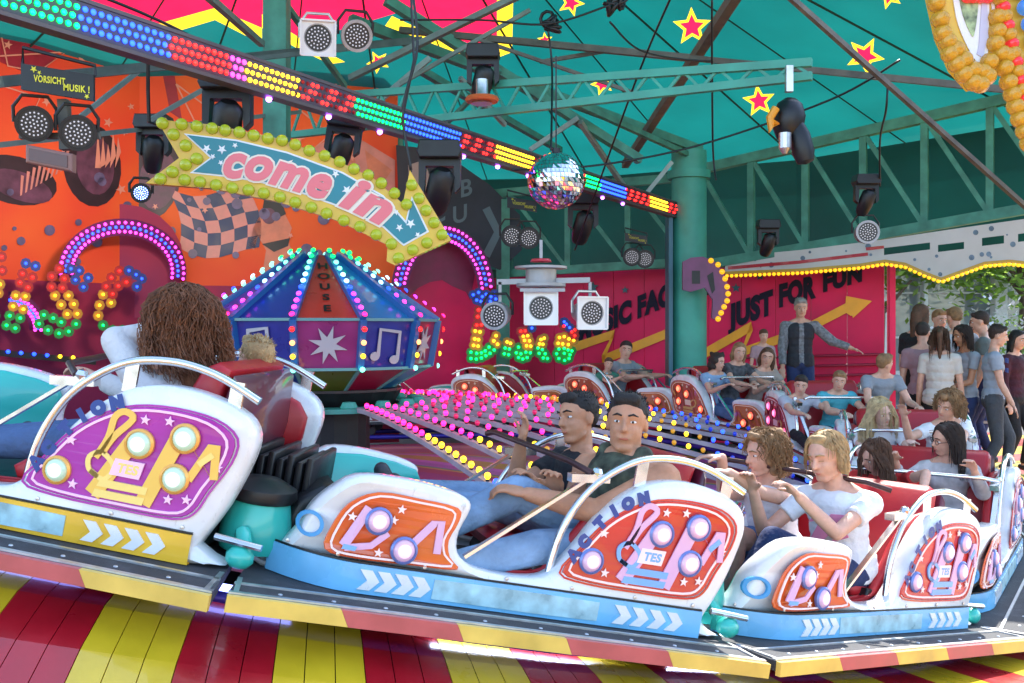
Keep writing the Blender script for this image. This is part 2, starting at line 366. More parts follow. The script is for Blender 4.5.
    for k in range(n):
        x0 = -L+.004+k*2*(L-.004)/n; x1 = x0+2*(L-.004)/n-.001; s = .03
        b.prism([(x0, -.05),(x1, -.05),(x1+(s if k < n-1 else 0), .0),(x0+(s if k else 0), .0)], lambda x, z, h: (x, yb+.002+h, z), 0, .022, 0, k % 2)
    b.build('fascia', [mat('fascia yellow', (.72,.5,.1), .4, var=.2, scale=7), mat('fascia red', (.5,.1,.1), .4, var=.2, scale=7)], dk)
    b = MB()
    for s in (-1, 1):
        b.bar((s*.5,-.5,-.07), (s*.5,.3,-.07), .05, .05)
        b.lathe([(.06,-.025),(.075,-.02),(.075,.02),(.06,.025)], (s*.5,.2,-.11), (0,1,0), 14); b.lathe([(.06,-.025),(.075,-.02),(.075,.02),(.06,.025)], (s*.5,-.3,-.13), (0,1,0), 14)
    b.bar((-.7,.45,-.085), (.7,.45,-.085), .05, .05); b.build('undercarriage', mat('greasy steel', (.08,.08,.09), .5, .6, var=.3), root, smooth=30)
    # hitch between this car and the one ahead
    h = MB(); h.lathe([(.0,.0),(.115,.0),(.125,.03),(.12,.10),(.105,.17),(.10,.18)], (-.90,.22,.02), (0,0,1), 24, 0); h.lathe([(.115,.175),(.125,.19),(.12,.22),(.06,.25),(0,.255)], (-.90,.22,.02), (0,0,1), 24, 1)
    h.tube([(-.92,.40,.02),(-.92,.40,.07),(-.90,.37,.10),(-.88,.30,.08)], .028, 8, 0); h.ball((-.93,.46,.045), (.05,.035,.04), 10, 0); h.tube([(-.84,.47,.10),(-1.0,.47,.09)], .012, 8, 2)
    for k in range(7): h.prism([(-.30,.02),(.08,.02),(.08,.34-.02*(k % 2)),(-.30,.34-.02*(k % 2))], lambda y, z, hh: (-1.03+k*.036+hh, y, z), 0, .028, .008, 1)
    h.build('hitch', [TEALP, BLACK, CHROME], root, smooth=45)
    return root
def copy_tree(o, parent=None):
    c = o.copy(); COL.objects.link(c)
    if parent: c.parent = parent; c.matrix_local = o.matrix_local.copy()
    for ch in [x for x in o.children]: copy_tree(ch, c)
    return c
bpy.context.view_layer.update()
cars = {}
CL = {1: ('purple', 'white car with a purple emblem of yellow notes at the left edge'),
 2: ('red', 'white car with red and orange note emblems carrying the two young men'),
 3: ('red', 'white car marked ACTION carrying the two girls in white tops'),
 4: ('red', 'white car at the right edge lettered SUN, carrying the girl with glasses'),
 5: ('purple', 'red seated car behind the girl with glasses, carrying two light haired riders in white'),
 6: ('crimson', 'car with glowing pink lamps carrying the two smiling boys'),
 7: ('orange', 'orange panelled car carrying the three girls in front of the JUST FOR FUN wall'),
 8: ('orange', 'orange panelled car in front of the teal column, carrying a seated man'),
 9: ('orange', 'empty orange panelled car on the far side below the dotted light letters'),
 10: ('orange', 'empty far car with an arched orange panel, nearest to the pavilion'),
 11: ('orange', 'empty far car partly hidden behind the pavilion')}
protos = {}
for k, (kind, lab) in CL.items():
    if kind not in protos:
        c = protos[kind] = make_car(kind, kind in ('orange','crimson'))
        bpy.context.view_layer.update()
    else: c = copy_tree(protos[kind])
    tag(c, lab, 'ride car', 'cars of the roundabout train'); c['_k'] = k; cars[k] = c
CARM = {k: carM(-73+20*(k-2)) for k in cars}
for k, c in cars.items(): c.matrix_world = CARM[k]; MW[c.name] = CARM[k].copy(); del c['_k']
# the fourth car carries another word
for ch in list(cars[4].children_recursive):
    if ch.name.startswith('word'): bpy.data.objects.remove(ch)
pp = [c for c in cars[4].children if c.name.startswith('side_panel')][0]
hump_word('SUN', side(1), pp, .078)
for k, c in cars.items():
    for ch in c.children:
        if ch.name.startswith('lap_bar') and k > 3: ch.data = ch.data.copy(); ch.data.materials[0] = CHROME
for ch in cars[3].children:
    if ch.name.startswith('lap_bar'): ch.matrix_local = M.Translation((.10,0,.09))
# ------------------------------------------------------------------ ground, boards, painted turntable
def struct(o): o['kind'] = 'structure'; return o
ASPH = mat('asphalt', (.09,.085,.08), .9, var=.3, scale=2, bump=.2)
b = MB(); b.add([(-300,-300,-.03),(300,-300,-.03),(300,400,-.03),(-300,400,-.03)], [(0,1,2,3)]); struct(b.build('ground', ASPH))
def bz(R, p):
    t = min(1, max(0, (R-5.05)/1.9)); g = 1-t*t*(3-2*t)
    return max(.0, (zs(p)-.125))*g + .0
b = MB(); Rs = [4.95,5.1,5.3,5.5,5.75,6.0,6.3,6.6,7.0,8.5,11.5]; NB = 372; dp = 360/NB
for i in range(int(-150/dp), int(45/dp)):
    p0 = i*dp; p1 = p0+dp*.965; mi = (i//3) % 2; o = len(b.v)
    for R in Rs:
        z0, z1 = bz(R, p0), bz(R, p1); b.v += [pol(R, p0, z0-.03), pol(R, p0, z0), pol(R, p1, z1), pol(R, p1, z1-.03)]
    for j in range(len(Rs)-1):
        for k in range(3): b.f.append((o+4*j+k, o+4*j+k+1, o+4*j+5+k, o+4*j+4+k)); b.m.append(mi)
    b.f.append((o, o+1, o+2, o+3)); b.m.append(mi)
BY = mat('yellow floor paint', (.66,.44,.015), .3, var=.14, scale=5, bump=.06, coat=.5); BR = mat('red floor paint', (.40,.006,.014), .3, var=.2, scale=5, bump=.06, coat=.5)
struct(b.build('striped_board_floor', [BY, BR]))
# blue edge light running round the boards
LB = glow('blue tube light', (.25,.3,1.), 2.2); LW = glow('white blue tube light', (.6,.7,1.), 9)
for (a0, a1, m, lb) in ((-100,-80.6, LB, 'blue light tube under the left ride car, along the ends of the boards'), (-75.5,-60.5, LW, 'white blue light tube under the platform in the middle of the bottom edge')):
    b = MB(); b.tube([pol(5.13, a, zs(a)-.085) for a in [a0+(a1-a0)*k/14 for k in range(15)]], .014, 8); tag(b.build('light_tube', m, None, True), lb, 'light tube', 'edge light tubes')
b = MB(); b.tube([pol(5.19, a, zs(a)-.10) for a in range(-110, 30, 3)], .02, 8); b.tube([pol(4.2, a, zs(a)-.2) for a in range(-180, 182, 6)], .03, 8)
b.tube([pol(4.95, a, zs(a)-.2) for a in range(-180, 182, 6)], .03, 8); tag(b.build('track_rail', mat('blue violet rail', (.05,.03,.35), .4, .3, var=.2), None, True), 'dark violet track rails circling under the ride cars', 'rail')
b = MB(); n = 120
for i in range(n):
    a0 = -180+i*3; o = len(b.v)
    b.v += [pol(4.95, a0, zs(a0)-.4), pol(4.95, a0, -.02), pol(4.95, a0+3, -.02), pol(4.95, a0+3, zs(a0+3)-.4)]; b.f.append((o, o+1, o+2, o+3)); b.m.append(0)
tag(b.build('track_skirt', BLACK), 'black skirt below the circular track', 'skirt')
def iz(R, p): t = min(1, R/4.3); return .52*(1-t)+(zs(p)-.30)*t
fl = bpy.data.materials.new('swirl painted floor'); fl.use_nodes = True; nt = fl.node_tree; N = nt.nodes; L = nt.links
tc = N.new('ShaderNodeTexCoord'); wv = N.new('ShaderNodeTexWave'); wv.wave_type = 'RINGS'; wv.inputs['Scale'].default_value = .16; wv.inputs['Distortion'].default_value = 5; wv.inputs['Detail'].default_value = 0; wv.inputs['Detail Scale'].default_value = .6
cr = N.new('ShaderNodeValToRGB'); cr.color_ramp.interpolation = 'CONSTANT'
stops = [(0,(0.352, 0.048, 0.144)),(.3,(0.416, 0.048, 0.08)),(.52,(0.528, 0.256, 0.048)),(.6,(0.08, 0.224, 0.144)),(.66,(0.448, 0.112, 0.352)),(.85,(0.608, 0.144, 0.48)),(.95,(0.528, 0.272, 0.048))]
for i, (p_, c_) in enumerate(stops):
    e = cr.color_ramp.elements[i] if i < 2 else cr.color_ramp.elements.new(p_)
    e.position = p_; e.color = (*c_, 1)
L.new(tc.outputs['Object'], wv.inputs['Vector']); L.new(wv.outputs['Fac'], cr.inputs['Fac']); L.new(cr.outputs['Color'], N['Principled BSDF'].inputs['Base Color']); N['Principled BSDF'].inputs['Roughness'].default_value = .42
b = MB(); RR = [0,.8,1.6,2.4,3.2,4.12]
for i in range(72):
    for j in range(5):
        a0, a1 = i*5-180, i*5-175; r0, r1 = RR[j], RR[j+1]
        b.add([pol(r0, a0, iz(r0, a0)), pol(r1, a0, iz(r1, a0)), pol(r1, a1, iz(r1, a1)), pol(r0, a1, iz(r0, a1))], [(0,1,2,3)])
struct(b.build('swirl_painted_turntable_floor', fl, None, True))

# ------------------------------------------------------------------ light arms
ARMG = mat('grey arm paint', (.38,.32,.35), .5, var=.25, scale=7, bump=.05)
SOCK = BLACK
EK = .3
def bulbm(c, lit, e=5.):
    e *= EK
    return glow('bulb %s %s %.1f' % (c, 'lit' if lit else 'unlit', e), {'pink':(1,.01,.16),'yellow':(1,.5,.01),'blue':(.01,.05,1),'purple':(.45,.03,1),'green':(.0,.75,.09),'red':(1,.01,.008),'cyan':(.12,.9,.6),'white':(.9,.9,1),'magenta':(.9,.03,.55),'orange':(1,.3,.08),'aqua':(.3,.75,1)}[c], e if lit else .1, {'pink':(.5,.01,.08),'yellow':(.45,.2,.01),'blue':(.01,.03,.3)}.get(c))
BMESH = {}
def bulb(parent, pos, c, lit=True, r=.02, up=(0,0,1), e=5., name='bulb', stem=True):
    key = (c, lit, r, e, stem)
    if key not in BMESH:
        b = MB()
        if stem: b.lathe([(r*.6,0),(r*.62,r*.5),(r*.5,r*.6)], (0,0,0), (0,0,1), 8, 0); b.lathe([(r*.5,r*.6),(r*.95,r*1.3),(r,r*1.7),(r*.75,r*2.4),(0,r*2.7)], (0,0,0), (0,0,1), 10, 1)
        else: b.lathe([(r,0),(r*.92,r*.45),(r*.5,r*.8),(0,r*.9)], (0,0,0), (0,0,1), 10, 1)
        tmp = b.build(name, [SOCK, bulbm(c, lit, e)], None, True); BMESH[key] = tmp.data; bpy.data.objects.remove(tmp)
    o = bpy.data.objects.new(name, BMESH[key]); COL.objects.link(o)
    z = V(up).normalized(); q = V((0,0,1)).rotation_difference(z)
    m = M.Translation(V(pos)) @ q.to_matrix().to_4x4()
    if parent: o.parent = parent; o.matrix_local = MW.get(parent.name, M.Identity(4)).inverted() @ m
    else: o.matrix_world = m
    return o
def armz(r, p): 
    t = (r-.9)/(4.05-.9); return 1.0*(1-t**1.5)+(zs(p)+.13)*t**1.5
names = {-83:'short looking spoke of bulbs aimed at the gap behind the left car', -63:'spoke of pink then yellow bulbs ending behind the two young men', -43:'spoke of bulbs, second one right of the young men', -23:'spoke of bulbs aimed past the girl in the red top', -3:'spoke of bulbs aimed between the white riders and the two boys', 17:'spoke ending in blue bulbs below the two boys', 37:'spoke ending in blue bulbs below the three girls', 57:'spoke ending in blue bulbs below the seated man', 77:'spoke of yellow and blue bulbs under the light letters', 97:'farthest spoke of bulbs, close to the pavilion', -53:'spoke of bulbs aimed at the girls in white tops', -33:'spoke of bulbs aimed at the girl with glasses', -13:'spoke of bulbs aimed at the two riders in white', 7:'spoke of bulbs aimed at the two boys', 27:'spoke of bulbs aimed at the three girls', 47:'spoke of bulbs aimed at the seated man', 67:'spoke of bulbs aimed at the empty car below the light letters'}
for p in (-83,-63,-53,-43,-33,-23,-13,-3,7,17,27,37,47,57,67,77,97):
    for dd in (0,):
        q = p+dd; lab = names[p] + (', the one reaching the gap behind that car' if dd else '')
        root = thing('lit_spoke', pol(.9, q, 1.0), lab, 'light spoke', 'spokes of coloured bulbs')
        b = MB(); rs = [.75+i*.25 for i in range(14)]; sd = V((-sin(rad(q)), cos(rad(q)), 0))*.02; o = len(b.v)
        for r in rs:
            z = armz(max(r, .9), q); c = pol(r, q, z); b.v += [c-sd-V((0,0,.035)), c-sd, c+sd, c+sd-V((0,0,.035))]
        for j in range(len(rs)-1):
            for k in range(4): b.f.append((o+4*j+k, o+4*j+(k+1) % 4, o+4*j+4+(k+1) % 4, o+4*j+4+k)); b.m.append(0)
        b.f += [(o, o+1, o+2, o+3), tuple(o+4*(len(rs)-1)+k for k in (3,2,1,0))]; b.m += [0, 0]
        b.build('beam', ARMG, root)
        for i in range(28):
            r = 1.0+i*.111; c = 'pink' if r < (2.15 if p > -80 else 1.3) else ('yellow' if r < (3.15 if p > -80 else 2.2) else 'blue')
            bulb(root, pol(r, q, armz(r, q)), c, (i % 2 == 0) or p < -50, .019)

# ------------------------------------------------------------------ central pavilion
pr = thing('fun_pavilion', (C0.x, C0.y, 1.1), 'twelve sided pavilion with bulb lined ribs, notes and HOUSE on its red roof', 'pavilion')
def nv(k, R, z): return pol(R*.98, -75.5+30*k, z)+V((-.07,0,0))
PC = [('pav red', (.62,.03,.015)), ('pav blue', (.02,.2,.45)), ('pav purple', (.2,.02,.25)), ('pav navy', (.02,.03,.25)), ('pav pink', (.3,.03,.16)), ('pav olive', (.1,.14,.02)), ('pav crimson', (.3,.01,.05))]
PM = {n: mat(n, c, .3, var=.15, scale=6, coat=.4) for n, c in PC}
roofc = ['pav red','pav blue','pav blue','pav purple','pav red','pav blue','pav purple','pav red','pav blue','pav purple','pav purple','pav navy']
wallc = ['pav pink','pav navy','pav crimson','pav navy','pav pink','pav navy','pav pink','pav navy','pav pink','pav navy','pav crimson','pav navy']
basec = ['pav olive','pav crimson','pav blue','pav olive','pav crimson','pav navy','pav olive','pav crimson','pav navy','pav olive','pav crimson','pav navy']
zr, zw, zb, zz = 2.22, 1.68, 1.30, 1.12
GR = mat('silver print', (.5,.5,.52), .35, .2)
fronts = {}
for k in range(12):
    def q4(R0, z0, R1, z1): return [nv(k-.5, R0, z0), nv(k+.5, R0, z0), nv(k+.5, R1, z1), nv(k-.5, R1, z1)]
    def slab(nm, R0, z0, R1, z1, m):
        a = q4(R0, z0, R1, z1); i = [v + (V((C0.x, C0.y, v.z))-v).normalized()*.03 for v in a]
        b = MB(); b.add(a+i, [(0,1,2,3),(7,6,5,4),(0,4,5,1),(1,5,6,2),(2,6,7,3),(3,7,4,0)]); return b.build(nm, m, pr)
    slab('roof_panel', 1.0, zw+.0, .18, zr, PM[roofc[k]]); w = slab('wall_panel', .93, zb, 1.0, zw, PM[wallc[k]]); slab('base_panel', .62, zz, .93, zb, PM[basec[k]])
    a = q4(.94, zb, 1.008, zw); o, ux, uz = (a[0]+a[1])/2, (a[1]-a[0]).normalized(), ((a[3]-a[0]).normalized()+(a[2]-a[1]).normalized()).normalized(); nn = uz.cross(ux).normalized()*-1
    if nn.dot(o-C0) < 0: nn = -nn
    def ff(x, y, h): return o+ux*x+uz*y+nn*(h+.004)
    b = MB(); note = [(-.10,.07),(-.10,.31),(.11,.28),(.11,.05)]
    if k % 2 == 0: b.prism(star((0,.19), .15, .06, 8, 75), ff, 0, .008)
    elif k == 11:
        band(b, [(.03,.10),(.03,.32),(-.13,.30),(-.13,.2)][::-1], .035, ff, 0, .008); b.prism([(.03+.05*cos(t*.5)-.03, .09+.04*sin(t*.5)) for t in range(12)], ff, 0, .007)
    else:
        band(b, [(-.08,.10),(-.08,.31),(.11,.29),(.11,.07)], .032, ff, 0, .008)
        for cx, cy in ((-.11,.10),(.08,.07)): b.prism([(cx+.045*cos(t*.5236), cy+.035*sin(t*.5236)) for t in range(12)], ff, 0, .007)
    b.build('silver_symbol', GR, w)
    # rib
    b = MB(); path = [nv(k+.5, .2, zr+.01), nv(k+.5, 1.02, zw), nv(k+.5, .95, zb)]
    for u, v in zip(path, path[1:]): b.bar(u, v, .05, .05, (v-u).cross(V((0,0,1))).cross(v-u))
    b.build('rib', mat('pavilion rib blue', (.015,.12,.36), .35, coat=.3), pr)
    for u, v in ((nv(k-.5, .955, zb), nv(k+.5, .955, zb)), (nv(k-.5, 1.01, zw), nv(k+.5, 1.01, zw)), (nv(k-.5, .62, zz), nv(k-.5, .95, zb))):
        b = MB(); b.bar(u, v, .022, .022); b.build('trim', mat('pavilion trim', (.12,.3,.3), .4), pr)
# HOUSE down the red roof panel
a = [nv(-.5, 1.0, zw), nv(.5, 1.0, zw), nv(.5, .18, zr), nv(-.5, .18, zr)]; o = (a[0]+a[1])/2; ux = (a[1]-a[0]).normalized(); uz = ((a[2]+a[3])/2-o).normalized(); nn = ux.cross(uz)
if nn.dot(o-C0) < 0: nn = -nn
b = MB()
for i, ch in enumerate('HOUSE'): text(b, ch, .12, lambda x, y: o+ux*x+uz*(y+.72-.155*i)+nn*.008, 0, .004)
b.build('roof_word', BLACK, pr)
b = MB(); b.lathe([(.0,zz-.16),(.55,zz-.14),(.62,zz-.02),(.62,zz)], (C0.x, C0.y, 0), (0,0,1), 24); b.lathe([(.35,.4),(.35,zz-.14)], (C0.x, C0.y, 0), (0,0,1), 20); b.build('hub', BLACK, pr)
b = MB()
for i in range(16): b.lathe([(.06,0),(.07,.02),(.05,.06),(0,.065)], pol(.75, i*22.5, .98), (0,0,1), 10)
b.lathe([(.83,.955),(.83,.99),(.6,.99),(.6,.955)], (C0.x, C0.y, 0), (0,0,1), 32); b.build('turquoise_ring', TEAL, pr)
cols = ['green','green','cyan','cyan','aqua','aqua','blue','purple','magenta','magenta','pink','red','orange','yellow','cyan']
cnt = 0; late = MB()
for k in (0,-1,1,-2,2,-3,3,-4,4,5,6,7):
    path = [nv(k+.5, .24, zr+.02), nv(k+.5, 1.05, zw+.02), nv(k+.5, .99, zb)]
    for i in range(15):
        t = i/14*1.0; s1 = .72
        p = path[0].lerp(path[1], t/s1) if t < s1 else path[1].lerp(path[2], (t-s1)/(1-s1))
        out = (p-C0); out.z = 0; out = out.normalized() + V((0,0,.9 if t < s1 else 0))
        if cnt < 98: bulb(pr, p+out.normalized()*.02, cols[i], True, .021, out, 3.5, stem=False); cnt += 1
        else: late.ball(p+out.normalized()*.025, .02, 6)
tag(late.build('rear_bulbs', bulbm('cyan', True, 3.5), pr), kind='stuff')

# ------------------------------------------------------------------ walls behind
def plane_of(a, b):                    # vertical plane through plan points a, b
    a = V((*a, 0)); b = V((*b, 0)); u = (b-a).normalized(); n = V((u.y, -u.x, 0))
    if n.y > 0: n = -n
    def on(px, py, h=0.):              # point of the plane seen at this pixel of the photo, h proud of it
        d = V(((px-512)/1000, 1, (330-py)/1000)); t = (a-V((0,0,CAMZ))+n*h).dot(n)/d.dot(n); return V((0,0,CAMZ))+d*t
    return on, u, n
A0, A1, A2, A3 = (-7.6,10.0), (-5.0,13.4), (-2.4,16.87), (5.05,13.55)
A2L = (-1.65,14.4)
onR, uR, nR = plane_of(A2, A3); onL, uL, nL = plane_of(A1, A2L); onF, uF, nF = plane_of(A0, A1)
REDW = mat('crimson wall panel', (.80,.008,.10), .62, var=.2, scale=1.2, bump=.03)
def wallmat(nm, c1, c2, sc=.5):
    m = bpy.data.materials.new(nm); m.use_nodes = True; N = m.node_tree.nodes; L = m.node_tree.links
    tc = N.new('ShaderNodeTexCoord'); no = N.new('ShaderNodeTexNoise'); no.inputs['Scale'].default_value = sc; no.inputs['Detail'].default_value = 3
    cr = N.new('ShaderNodeValToRGB'); cr.color_ramp.elements[0].position = .38; cr.color_ramp.elements[1].position = .62; cr.color_ramp.elements[0].color = (*c1, 1); cr.color_ramp.elements[1].color = (*c2, 1)
    L.new(tc.outputs['Object'], no.inputs['Vector']); L.new(no.outputs['Fac'], cr.inputs['Fac']); L.new(cr.outputs['Color'], N['Principled BSDF'].inputs['Base Color']); N['Principled BSDF'].inputs['Roughness'].default_value = .7; return m
ORW = wallmat('airbrushed orange wall', (.80,.13,.02), (.72,.04,.02))
MAGW = wallmat('airbrushed dark magenta wall', (.2,.01,.07), (.32,.015,.06), .8)
def pl_prism(b, on, poly, h0, h1, mi=0, bev=0): return b.prism([V(p) for p in poly], lambda x, y, h: on(x, y, h), h0, h1, bev, mi)
# right wall with its lettering
rw = MB(); a = V((*A2, 0)); e = V((*A3, 0)); L0 = (e-a).length
for i in range(17):
    p = a+(e-a)*(i/17); q = a+(e-a)*((i+.985)/17); rw.bar(p+V((0,0,1.2)), q+V((0,0,1.2)), .05, 2.6)
rwo = rw.build('crimson_lettered_wall', REDW)
tag(rwo, 'crimson panel wall lettered MUSIC FACTORY and JUST FOR FUN with an orange lightning arrow', 'wall'); 
ORG = mat('orange arrow paint', (.95,.42,.02), .45, var=.1); LETT = mat('dark lettering paint', (.012,.01,.03), .9)
b = MB()
for pts, w in (([(560,352),(614,334),(602,360),(676,330)], 9), ([(690,362),(752,326),(742,352),(800,332),(852,305)], 9)):
    band(b, pts, w, lambda x, y, h: onR(x, y, h), .05, .06)
pl_prism(b, onR, [(847,299),(872,301),(853,318)], .05, .06); pl_prism(b, onR, [(845,312),(851,316),(872,301),(846,296)], .0505, .0605)
b.build('lightning_arrow', ORG, rwo)
def wallword(b, s, x0, x1, y0, y1, size, on, h=.055, bold=2.0):
    vs, fs = text_mesh(s, 1, bold/30); X0 = min(v.x for v in vs); X1 = max(v.x for v in vs)
    b.add([on(x0+(x1-x0)*(v.x-X0)/(X1-X0), y0+(y1-y0)*(v.x-X0)/(X1-X0)-v.y*size, h) for v in vs], fs)
b = MB(); wallword(b, 'MUSIC FAC', 578, 671, 342, 303, 28, onR); wallword(b, 'TORY', 677, 712, 302, 292, 28, onR)
wallword(b, 'JUST', 728, 773, 328, 312, 31, onR); wallword(b, 'FOR', 779, 816, 306, 296, 29, onR); wallword(b, 'FUN', 823, 862, 291, 280, 24, onR); b.build('lettering', LETT, rwo)
b = MB()
for (x, y, r) in ((593,287,6),(625,290,4),(736,288,5),(760,276,5),(716,312,4)): pl_prism(b, onR, star((x, y), r, None, 5, -90), .05, .056)
b.build('star_prints', mat('dark teal star', (.02,.1,.14), .5), rwo)
b = MB()
for y in (358,368,378,388): b.tube([onR(735, y, .09), onR(884, y-4, .09)], .018, 6)
b.build('wall_rail', mat('crimson rail', (.3,.01,.05), .4), rwo)
# tall painted wall on the left, two facets
def facet(nm, A, B, z0, z1, m, lab):
    b = MB(); a = V((*A, (z0+z1)/2)); e = V((*B, (z0+z1)/2)); b.bar(a, e, .06, z1-z0); return tag(b.build(nm, m), lab, 'wall')
w1 = facet('painted_wall', A0, A1, .0, 5.6, ORW, 'tall orange airbrushed wall at the left edge of the photo, behind the VORSICHT MUSIK sign')
w2 = facet('painted_wall', A1, A2L, .0, 5.6, ORW, 'tall orange and red painted wall with dancer and chequered flag behind the pavilion')
def both(px): return (onF, w1) if px < onx else (onL, w2)
onx = 512+1000*A1[0]/A1[1]
SM = {n: mat(n, c, .45, var=v) for n, c, v in (('mural dark', (.03,.012,.02), .3), ('mural purple grey', (.12,.04,.08), .5), ('mural crimson', (.3,.01,.03), .2), ('mural pink', (.62,.24,.2), .15), ('mural navy', (.01,.03,.1), .2), ('mural flesh', (.62,.2,.11), .2), ('mural yellow', (.7,.4,.03), .1), ('mural bubble', (.12,.1,.2), .4), ('mural magenta', (.25,.015,.07), .2), ('mural black', (.01,.01,.012), .2), ('mural light', (.7,.28,.2), .1))}
def paint(polys, nm, m, h=.032, t=.004, on=None, par=None):
    o_, p_ = (on, par) if on else both(sum(p[0] for p in polys[0])/len(polys[0]))
    b = MB()
    for pl in polys: pl_prism(b, o_, pl, h, h+t)
    return b.build(nm, SM[m], p_)
def ell(cx, cy, rx, ry, a=0, n=20): return [(cx+rx*cos(t*2*pi/n)*cos(rad(a))-ry*sin(t*2*pi/n)*sin(rad(a)), cy+rx*cos(t*2*pi/n)*sin(rad(a))+ry*sin(t*2*pi/n)*cos(rad(a))) for t in range(n)]
paint([ell(92,165,29,42,-8)], 'painted_disc', 'mural dark'); paint([ell(95,165,19,30,-8)], 'painted_disc', 'mural purple grey', .037)
paint([ell(154,172,28,48,8)], 'painted_disc', 'mural dark'); paint([ell(158,180,19,30,8)], 'painted_disc', 'mural purple grey', .037)
paint([ell(14,180,44,24,14)], 'painted_disc', 'mural dark'); paint([ell(20,186,34,14,20)], 'painted_disc', 'mural purple grey', .037)
for k in range(9): paint([[(20+k*5,196-k*3),(22+k*5,195-k*3),(24+k*6,176-k*4),(21+k*6,175-k*4)]], 'painted_rays', 'mural pink', .042)
paint([[(x+95+k*5, y) for x, y in ((0,168),(3,130+7*(k % 3)),(6,168-4*k))] for k in range(5)], 'painted_flames', 'mural light', .042)
paint([[(100,60),(170,48),(182,120),(170,112),(160,60),(120,66),(95,80)]], 'painted_ribbon', 'mural crimson'); paint([[(0,30),(60,52),(38,78),(0,62)],[(176,84),(208,102),(214,130),(196,110)]], 'painted_triangle', 'mural crimson')
band_b = MB()
for pts in ([(0,56),(66,52),(38,72),(8,66),(0,30)], [(0,85),(40,98),(30,120)], [(176,84),(200,132),(214,112),(176,84)], [(300,110),(330,135),(300,160)]):
    o_, p_ = both(pts[0][0]); band(band_b, pts, 1.6, lambda x, y, h: o_(x, y, h), .044, .05)
band_b.build('painted_outlines', SM['mural light'], w1)
# chequered flag
fx = lambda u, v: (166+u*80+v*12+8*sin(v*3), 186+v*62+u*22-u*u*18+5*sin(u*5))
dk_, lt_ = [], []
for i in range(6):
    for j in range(5):
        pl = [fx((i+a)/6, (j+c)/5) for a, c in ((0,0),(1,0),(1,1),(0,1))]
        (dk_ if (i+j) % 2 else lt_).append(pl)
paint(dk_, 'painted_flag_dark', 'mural navy', .036); paint(lt_, 'painted_flag_light', 'mural pink', .036)
# dancer figure
paint([[(262,212),(282,208),(292,228),(288,240),(296,262),(288,285),(276,270),(270,285),(262,276),(266,250),(258,236),(254,250),(248,246),(254,226)]], 'painted_dancer', 'mural flesh', .036, on=onL, par=w2)
paint([[(264,200),(280,198),(286,214),(270,222),(262,212)], [(262,244),(290,238),(288,246),(274,252)]], 'painted_dancer_top', 'mural black', .041, on=onL, par=w2); paint([ell(269,216,7,8)], 'painted_dancer_speaker', 'mural purple grey', .046, on=onL, par=w2)
random.seed(3); bb, st = [[], []], [[], []]
for k in range(34):
    x, y = random.uniform(0, 330), random.uniform(175, 262); i = 0 if x < onx else 1; bb[i].append(ell(x, y, *([random.uniform(2, 6)]*2), n=12))
for k in range(26):
    x, y = random.uniform(0, 360), random.uniform(30, 275); i = 0 if x < onx else 1; st[i].append(star((x, y), random.uniform(2.5, 6), None, 5, random.uniform(0, 70)))
for i, (o_, p_) in enumerate(((onF, w1), (onL, w2))):
    paint(bb[i], 'painted_bubbles', 'mural bubble', .048, on=o_, par=p_); paint(st[i], 'painted_stars', 'mural light', .052, .003, on=o_, par=p_)
paint([[(310,150),(345,130),(395,160),(395,215),(340,210)]], 'painted_patch', 'mural pink', .036, on=onL, par=w2); paint([[(320,160),(350,140),(360,180)],[(365,150),(392,170),(372,200)]], 'painted_patch_facets', 'mural flesh', .041, on=onL, par=w2)
# dark lower dado with arches
for (A, B, nm, lb) in ((A0, A1, onF, 'dark magenta lower wall panel at the far left under the light letters'), (A1, A2L, onL, 'dark magenta lower wall panel behind the pavilion')):
    b = MB(); a = V((*A, 0)); e = V((*B, 0)); n_ = nF if nm is onF else nL; b.bar(a+n_*.1+V((0,0,1.1)), e+n_*.1+V((0,0,1.1)), .08, 2.2); tag(b.build('lower_wall', MAGW), lb, 'wall panel')
b = MB(); pl_prism(b, onL, ell(122,262,62,58), .16, .2); 
tag(b.build('arch_board', MAGW), 'dark magenta arch shaped board inside the left ring of violet lights', 'board')
b = MB(); pl_prism(b, onL, [(398,300),(400,262),(412,240),(440,226),(468,240),(484,262),(490,300),(490,400),(398,400)], .16, .2); ab = b.build('arch_board', REDW)
tag(ab, 'crimson arch shaped board inside the right ring of violet lights', 'board')
paint([[(405,300),(418,288),(430,282),(442,280),(452,286),(466,292),(470,300),(478,258),(440,232),(412,252)]], 'painted_arch_top', 'mural magenta', .205, on=onL, par=ab)
# dark graffiti mural between the walls
DG = mat('dark graffiti board', (.03,.03,.045), .5, var=.5, scale=1.5)
b = MB(); pl_prism(b, onL, [(396,145),(400,230),(500,270),(522,250),(520,215),(490,185),(440,150)], .1, .14); g = tag(b.build('graffiti_board', DG), 'dark board with graffiti letters above the right arch', 'board')
b = MB()
for i, ch in enumerate('CUVB'): text(b, ch, 1, lambda x, y: onL(438+(i % 2)*22+x*22+(i//2)*6, 222-(i//2)*26-y*24-x*5, .145), 0, .02)
band(b, [(486,208),(498,232),(486,256)], 8, lambda x, y, h: onL(x, y, h), .143, .15); b.build('graffiti', mat('grey green graffiti', (.12,.17,.2), .5), g)
b = MB(); pl_prism(b, onL, [(408,165),(424,160),(432,182),(420,200),(410,195)], .141, .147); b.build('pale_patch', mat('pale patch', (.4,.3,.28), .6), g)
